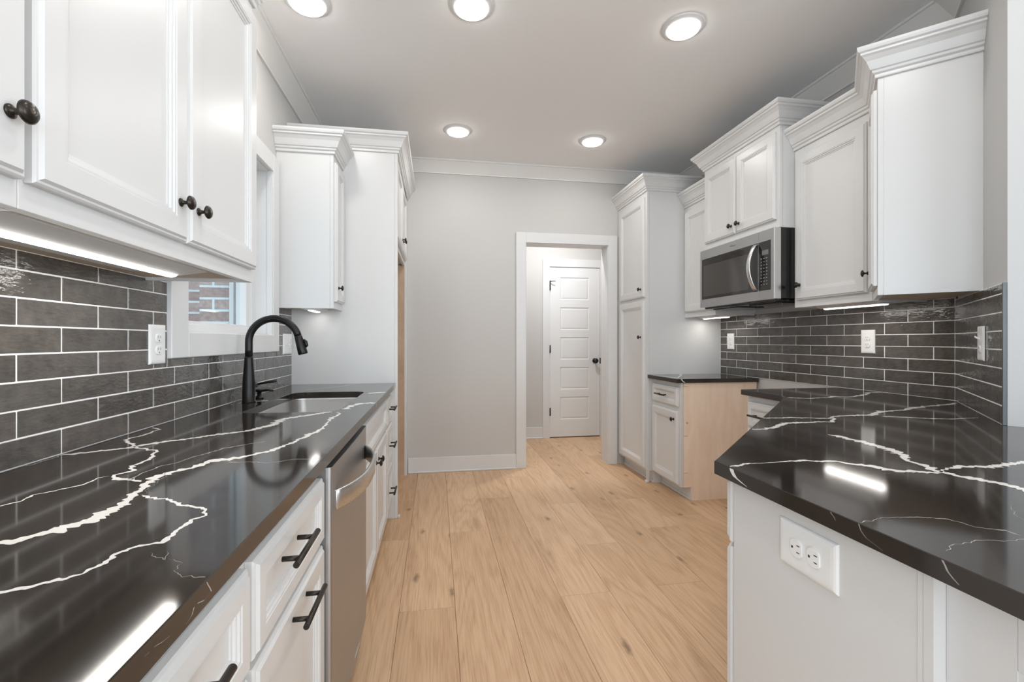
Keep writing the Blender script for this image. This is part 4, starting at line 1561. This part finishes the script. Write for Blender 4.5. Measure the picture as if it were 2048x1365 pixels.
PC = [(0.640, -0.25), (0.640, 0.975), (0.655, 0.9885), (1.708, 2.018), (1.728, 2.06), (1.733, 2.384), (2.3935, 2.384), (2.3935, 1.7705),
      (2.3925, 1.769), (1.8535, 1.2301), (1.94, 1.14), (1.94, 0.70), (1.45, -0.25)]
e0 = DF(C45)(SE, -0.0095, 0)
e1 = DF(C45)(SE, -0.1305, 0)
PC[9] = (DF(C45)(SE + 0.0005, -0.0005, 0)[0], DF(C45)(SE + 0.0005, -0.0005, 0)[1])
PC[10] = (DF(C45)(SE + 0.0005, -0.131, 0)[0], DF(C45)(SE + 0.0005, -0.131, 0)[1])
mb = MB()
mb.prism(PC, 0.8705, 0.900, bev=0.0012)
bmesh.ops.recalc_face_normals(mb.bm, faces=mb.bm.faces)


def inside(poly, x, y):
    r = False
    j = len(poly) - 1
    for i in range(len(poly)):
        xi, yi = poly[i]
        xj, yj = poly[j]
        if (yi > y) != (yj > y) and x < (xj - xi) * (y - yi) / (yj - yi) + xi:
            r = not r
        j = i
    return r


PCI = inset_poly(PC, 0.0015)
for i, v in enumerate(RV):
    thin = i >= 7
    ribbon(mb, v, 0.90012, mi=2 if thin else 1, seed=80 + i, wscale=0.42 if thin else 0.68, keep=lambda x, y: inside(PCI, x, y))
mb.F = lambda a, b, c: (0.640 - b, a, c)
vstrip(mb, [(0.9120, 0.8988, 0.014), (0.9100, 0.8930, 0.014), (0.9000, 0.8840, 0.014), (0.8770, 0.8780, 0.009), (0.8600, 0.8750, 0.003)], None, 0.00012)
vstrip(mb, [(0.6560, 0.8988, 0.0012), (0.6550, 0.8960, 0.0022), (0.6500, 0.8930, 0.0015), (0.6470, 0.8880, 0.0008)], None, 0.00012, mi=2)
vstrip(mb, [(0.6060, 0.8988, 0.002), (0.6020, 0.8900, 0.0016), (0.5930, 0.8820, 0.0014), (0.5780, 0.8780, 0.0012), (0.5670, 0.8750, 0.001)], None, 0.00012, mi=2)
vstrip(mb, [(0.4880, 0.8988, 0.0028), (0.4870, 0.8960, 0.0028), (0.4820, 0.8880, 0.0026), (0.4750, 0.8810, 0.0022), (0.4690, 0.8770, 0.0018)], None, 0.00012, mi=2)
mb.F = ident
tag(obj('countertop', mb, [M_quartz, M_vein, M_faint], loc=(1.5, 1.2, 0.8705), recalc=False),
    'large angled black quartz peninsula countertop at the right', 'countertop')

# ---- wall cabinets on the right
FR2 = RF(2.066)
t = upper('wall_cabinet', 'narrow white wall cabinet between the pantry cabinet and microwave', FR2, 3.1325, 3.5590, 0.337, UZ0, UZ1,
          [(3.147, 3.535, UD0, UD1, 3.185, 1.50)])
crown([(2.066, 3.1320), (2.066, 3.5590)], UZ1, 1, t)
t = upper('microwave_cabinet', 'white double-door cabinet above the microwave, stepped forward and higher', RF(1.977), 2.3755, 3.1315, 0.426, 1.8445, 2.445,
          [(2.398, 2.748, 1.894, 2.408, 2.715, 1.950), (2.756, 3.108, 1.894, 2.408, 2.792, 1.950)])
crown([(2.4030, 2.3755), (1.977, 2.3755), (1.977, 3.1315), (2.4030, 3.1315)], 2.440, 1, t)
FR1 = RF(2.075)
t = upper('wall_cabinet', 'white single-door wall cabinet right of the microwave', FR1, 1.890, 2.3745, 0.328, UZ0, UZ1,
          [(1.909, 2.350, UD0, UD1, 2.318, 1.50)])
t = thing('corner_wall_cabinet', 'white angled wall cabinet with a wide blank end panel by the wall end', 'cabinet', (2.12, 1.65, UZ0))
FDc = DF(C45)
AE = 0.470
fr = 0.308
# front line meets the straight cabinet at x = 2.075
p1 = FDc(AE, fr, 0)
p2 = FDc(AE, -0.0095, 0)
mb = MB()
mb.prism([(2.0755, 1.8885), (p1[0] + 0.0145, p1[1] + 0.0145), (p1[0] + 0.0145 + 0.0002, p1[1] - 0.0145), (p2[0], p2[1]), (2.4030, 1.7675), (2.4030, 1.8885)], UZ0 + 0.016, UZ1)
obj('cabinet_box', mb, M_cab, t)
mb = MB(FDc)
mb.box(0.1455, AE, fr - 0.020, fr, UZ0, UZ1, bev=0.001)
obj('face_frame', mb, M_cab, t)
mb = MB(FDc)
mb.box(AE - 0.0155, AE - 0.0004, -0.0095, fr - 0.0205, UZ0, UZ1)
obj('end_panel', mb, M_cab, t)['label'] = 'wide blank white end panel'
mb = MB()
i1 = FDc(AE - 0.017, fr - 0.021, 0)
i2 = FDc(AE - 0.017, 0.002, 0)
mb.prism([(2.078, 1.868), (i1[0], i1[1]), (i2[0], i2[1]), (2.390, 1.774), (2.390, 1.886), (2.078, 1.886)], UZ0 + 0.010, UZ0 + 0.0158)
obj('bottom_panel', mb, M_maplel, t)['label'] = 'raw maple underside'
mb = MB(FDc)
mb.front(0.165, AE - 0.008, UD0, UD1, fr + 0.0006, 0.020)
d = obj('cabinet_door', mb, M_cab, t)
knob(FDc, 0.205, fr + 0.0206, 1.500, d)
crown([(2.075, 2.3745), (2.075, 1.8885), (p1[0], p1[1]), (p2[0], p2[1])], UZ1, -1, t)

# ---- over-the-range microwave
t = thing('microwave', 'stainless steel over-the-range microwave with a black glass door', 'microwave', (2.16, 2.753, 1.42))
MY0, MY1, MZ0, MZ1 = 2.3775, 3.1300, 1.424, 1.8435
mb = MB()
mb.box(1.990, 2.390, MY0, MY1, MZ0 + 0.004, MZ1, bev=0.002)
mb.box(2.03, 2.30, MY0 - 0.0008, MY0 + 0.001, 1.50, 1.512)
mb.box(2.03, 2.30, MY0 - 0.0008, MY0 + 0.001, 1.52, 1.532)
obj('microwave_case', mb, M_blackpl, t)
FM = RF(1.940)
mb = MB(FM)
mb.box(MY0 - 0.0005, MY1, -0.049, -0.0035, MZ0, MZ1, bev=0.003)
obj('front_frame', mb, M_steelL, t)
mb = MB(FM)
mb.box(2.5085, MY1 - 0.001, -0.003, 0.0, MZ0 + 0.002, MZ1 - 0.002, bev=0.001, mi=0)
md = obj('microwave_door', mb, M_steel, t)
mb = MB(FM)
mb.box(2.5085, 3.105, 0.0002, 0.0014, 1.482, 1.776, bev=0.001)
gl = obj('door_glass', mb, M_blackglass, md)
mb = MB(FM)
M_meshwin = noise_bump('tinted_window_mesh', (0.055, 0.052, 0.047), 0.08, 900, 0.1, 0.0002, spec=0.6)
mb.box(2.592, 3.087, 0.0015, 0.0020, 1.502, 1.727, bev=0.0003)
obj('viewing_window', mb, M_meshwin, md)
mb = MB(FM)
rings = []
for k in range(25):
    f = k / 24
    z = 1.488 + (1.768 - 1.488) * f
    bow = 0.050 * math.sin(math.pi * f) ** 0.75
    w = 0.0150
    b = 0.002 + bow
    rings.append([mb.v(2.5225 + dy, b + db, z) for dy, db in ((-w, 0), (-w, 0.008), (-w * 0.7, 0.0105), (w * 0.7, 0.0105), (w, 0.008), (w, 0))])
mb.ring_tube(rings, smooth=True)
obj('door_handle', mb, M_steelL, md)
text_part('logo', 'Whirlpool', 0.014, M_grey, md,
          Matrix.Translation((1.9396, 2.752, 1.806)) @ Matrix.Rotation(math.radians(-90), 4, 'Z') @ Matrix.Rotation(math.radians(90), 4, 'X'))
mb = MB(FM)
mb.box(MY0, 2.5055, -0.003, 0.0, MZ0 + 0.002, MZ1 - 0.002, bev=0.001)
cp = obj('control_panel', mb, M_steel, t)
mb = MB(FM)
mb.box(2.402, 2.5055, 0.0002, 0.0014, 1.482, 1.776, bev=0.001)
obj('control_glass', mb, M_blackglass, cp)
mb = MB(FM)
mb.box(2.420, 2.474, 0.0015, 0.0018, 1.694, 1.722)
obj('clock_display', mb, M_grey, cp)
mb = MB(FM)
for r in range(9):
    for c in range(3):
        y = 2.430 + c * 0.023
        z = 1.672 - r * 0.0195
        mb.box(y, y + 0.007 + (0.003 if r % 3 == 0 else 0), 0.0015, 0.0017, z, z + 0.0035)
obj('keypad', mb, M_key, cp)
mb = MB()
mb.box(1.965, 2.36, MY0 + 0.02, MY1 - 0.02, 1.411, 1.4275, bev=0.004)
mb.box(2.02, 2.22, 2.42, 2.70, 1.406, 1.412, bev=0.002)
mb.box(2.02, 2.22, 2.81, 3.09, 1.406, 1.412, bev=0.002)
obj('vent_underside', mb, M_blackpl, t)

# ================================================================== LIGHTS AND PLATES
def led_bar(name, label, x0, x1, y0, y1, zt, sx0, sx1, power, mat, angled=None):
    t = thing(name, label, 'light', ((x0 + x1) / 2, (y0 + y1) / 2, zt), 'slim led bars under the wall cabinets')
    mb = MB()
    zb = zt - 0.018
    rings = []
    for y, k in ((y0, 0), (y1 - 0.006, 0), (y1, 0.006)):
        rings.append([mb.v(x0 + k, y, zt), mb.v(x1 - k, y, zt), mb.v(x1 - k, y, zt - 0.008), mb.v(sx1 + 0.012, y, zb + 0.002), mb.v(sx1, y, zb),
                      mb.v(sx0, y, zb), mb.v(sx0 - 0.012, y, zb + 0.002), mb.v(x0 + k, y, zt - 0.008)])
    mb.ring_tube(rings, smooth=False)
    obj('light_housing', mb, M_lens, t)
    mb = MB()
    rr = []
    for y in (y0 + 0.01, y1 - 0.015):
        rr.append([mb.v((sx0 + sx1) / 2 + (sx1 - sx0) * 0.48 * math.cos(math.pi * k / 8), y, zb - 0.0003 - 0.007 * math.sin(math.pi * k / 8)) for k in range(9)])
    mb.ring_tube(rr, smooth=False)
    obj('led_diffuser', mb, mat, t)
    l = bpy.data.lights.new('led_light', 'AREA')
    l.shape = 'RECTANGLE'
    l.size, l.size_y = sx1 - sx0, y1 - y0 - 0.03
    l.energy = power
    l.color = (1.0, 0.95, 0.89)
    lo = bpy.data.objects.new('led_light', l)
    COL.objects.link(lo)
    lo.parent = t
    w = WORLD[t.name]
    lo.location = ((sx0 + sx1) / 2 - w[0], (y0 + y1) / 2 - w[1], zb - 0.0085 - w[2])
    return t


led_bar('under_cabinet_light', 'long white led bar under the large wall cabinet on the left', -0.835, -0.640, 0.62, 1.425, 1.3818, -0.744, -0.710, 1.5, M_led)
led_bar('under_cabinet_light', 'led bar under the narrow wall cabinet beside the refrigerator panel', -0.80, -0.68, 2.90, 3.09, 1.3818, -0.76, -0.725, 0.12, M_led2)
led_bar('under_cabinet_light', 'led bar under the wall cabinet right of the microwave', 2.15, 2.27, 1.93, 2.31, 1.3818, 2.19, 2.225, 0.8, M_led2)
led_bar('under_cabinet_light', 'led bar under the narrow wall cabinet next to the pantry cabinet', 2.15, 2.27, 3.18, 3.51, 1.3818, 2.19, 2.225, 0.55, M_led2)

DL = [(-0.603, 2.300, 'round ceiling light at the top left, above the sink window'), (0.168, 2.200, 'round ceiling light nearest the viewer, in the middle of the three front ones'),
      (1.250, 2.170, 'round ceiling light nearest the microwave side'), (0.165, 3.520, 'far round ceiling light above the blank end wall'),
      (1.240, 3.520, 'far round ceiling light above the cased opening'),
      (0.168, 0.870, 'unseen round ceiling light added above the viewer'), (1.250, 0.870, 'unseen round ceiling light added above the peninsula')]  # last two are out of view, added for their light
for i, (x, y, lab) in enumerate(DL):
    t = thing('recessed_ceiling_light', lab, 'light', (x, y, ZC), 'round ceiling lights')
    mb = MB()
    mb.lathe([(0.0, -0.0004), (0.106, -0.0004), (0.106, -0.003), (0.102, -0.006), (0.086, -0.012), (0.080, -0.014), (0.0, -0.014)], x, y, ZC, seg=48)
    obj('trim_ring', mb, M_trim, t)
    mb = MB()
    mb.lathe([(0.0, -0.0142), (0.079, -0.0142), (0.078, -0.019), (0.066, -0.025), (0.040, -0.028), (0.0, -0.029)], x, y, ZC, seg=48)
    obj('glowing_lens', mb, M_glow, t)
    l = bpy.data.lights.new('lamp', 'AREA')
    l.shape = 'DISK'
    l.size = 0.15
    l.energy = 3.0
    l.color = (1.0, 0.975, 0.945)
    lo = bpy.data.objects.new('lamp', l)
    COL.objects.link(lo)
    lo.parent = t
    lo.location = (0, 0, -0.033)
# unseen ceiling light added to brighten the hall
t = thing('recessed_ceiling_light', 'unseen round ceiling light added in the hall beyond the opening', 'light', (1.3, 4.60, ZC), 'round ceiling lights')
mb = MB()
mb.lathe([(0.0, -0.0004), (0.106, -0.0004), (0.106, -0.003), (0.102, -0.006), (0.086, -0.012), (0.080, -0.014), (0.0, -0.014)], 1.3, 4.60, ZC, seg=40)
obj('trim_ring', mb, M_trim, t)
l = bpy.data.lights.new('lamp', 'AREA')
l.shape = 'DISK'
l.size = 0.15
l.energy = 18
l.color = (0.97, 0.98, 1.0)
lo = bpy.data.objects.new('lamp', l)
COL.objects.link(lo)
lo.parent = t
lo.location = (0, 0, -0.033)


def plate(label, F, ac, cc, w, h, parts, b0=0.0, horizontal=False):
    """wall plate with receptacles ('o') and toggles ('t') at (a, c) offsets"""
    t = thing('wall_outlet' if all(p[0] == 'o' for p in parts) else 'switch_plate', label, 'outlet' if all(p[0] == 'o' for p in parts) else 'switch',
              F(ac, b0, cc))
    mb = MB(F)
    rings = []
    for ins, b in ((0, 0.0), (0, 0.002), (0.002, 0.0045), (0.006, 0.006), (0.012, 0.0066)):
        rings.append([mb.v(ac - w / 2 + ins, b0 + b, cc - h / 2 + ins), mb.v(ac + w / 2 - ins, b0 + b, cc - h / 2 + ins),
                      mb.v(ac + w / 2 - ins, b0 + b, cc + h / 2 - ins), mb.v(ac - w / 2 + ins, b0 + b, cc + h / 2 - ins)])
    mb.ring_tube(rings, smooth=False)
    obj('cover_plate', mb, M_plate, t)
    for k, da, dc in parts:
        a, c = ac + da, cc + dc
        if k == 'o':
            mb = MB(F)
            loop = []
            for q in range(32):
                an = 2 * math.pi * q / 32
                x, y = 0.0172 * math.cos(an), 0.0172 * math.sin(an)
                if horizontal:
                    x = max(-0.0138, min(0.0138, x))
                else:
                    y = max(-0.0138, min(0.0138, y))
                loop.append((x, y))
            rr = [[mb.v(a + x * s, b0 + b, c + y * s) for x, y in loop] for s, b in ((1.0, 0.0066), (1.0, 0.0088), (0.95, 0.0094))]
            mb.ring_tube(rr, smooth=False)
            r = obj('receptacle', mb, M_plate, t)
            mb = MB(F)
            if horizontal:
                for dy in (-0.0063, 0.0063):
                    mb.box(a + 0.0005 - 0.010, a - 0.0005 - 0.002, b0 + 0.0094, b0 + 0.0096, c + dy - 0.0009, c + dy + 0.0009)
                mb.box(a + 0.006, a + 0.010, b0 + 0.0094, b0 + 0.0096, c - 0.0022, c + 0.0022)
            else:
                for dx in (-0.0063, 0.0063):
                    mb.box(a + dx - 0.0009, a + dx + 0.0009, b0 + 0.0094, b0 + 0.0096, c + 0.0015, c + 0.0085)
                mb.box(a - 0.0022, a + 0.0022, b0 + 0.0094, b0 + 0.0096, c - 0.0095, c - 0.0055)
            obj('slots', mb, M_slot, r)
        else:
            mb = MB(F)
            mb.box(a - 0.0055, a + 0.0055, b0 + 0.0060, b0 + 0.0078, c - 0.0125, c + 0.0125, bev=0.0008)
            s = 1 if k == 't' else -1
            rr = []
            for b, z, q in ((0.0070, 0, 0.0038), (0.0150, 0.004 * s, 0.0036), (0.0205, 0.0075 * s, 0.0032)):
                rr.append([mb.v(a - q, b0 + b, c + z - q), mb.v(a + q, b0 + b, c + z - q), mb.v(a + q, b0 + b, c + z + q), mb.v(a - q, b0 + b, c + z + q)])
            mb.ring_tube(rr, smooth=False)
            obj('toggle', mb, M_plate, t)
    return t


plate('white outlet on the left tiles beside the sink window', LF(XL), 1.684, 1.168, 0.088, 0.130, [('o', 0, 0.0195), ('o', 0, -0.0195)], b0=0.0005)
plate('wide white switch plate on the tiles behind the faucet spout', LF(XL), 3.028, 1.160, 0.165, 0.125,
      [('t', -0.046, 0), ('u', 0.0, 0), ('o', 0.046, 0.0195), ('o', 0.046, -0.0195)], b0=0.0005)
plate('white outlet on the right tiles left of the range gap', RF(XR), 3.418, 1.175, 0.088, 0.130, [('o', 0, 0.0195), ('o', 0, -0.0195)], b0=0.0005)
plate('white outlet on the right tiles above the peninsula counter', RF(XR), 2.205, 1.175, 0.084, 0.132, [('o', 0, 0.0195), ('o', 0, -0.0195)], b0=0.0005)
plate('white switch plate on the short angled tile wall', DF(C45), 0.505, 1.170, 0.088, 0.130, [('t', 0, 0.018), ('o', 0, -0.022)], b0=0.0012)
plate('large white sideways outlet on the peninsula end panel', lambda a, b, c: (0.665 - b, a, c), 0.729, 0.796, 0.130, 0.086,
      [('o', 0.0195, 0), ('o', -0.0195, 0)], b0=0.0002, horizontal=True)
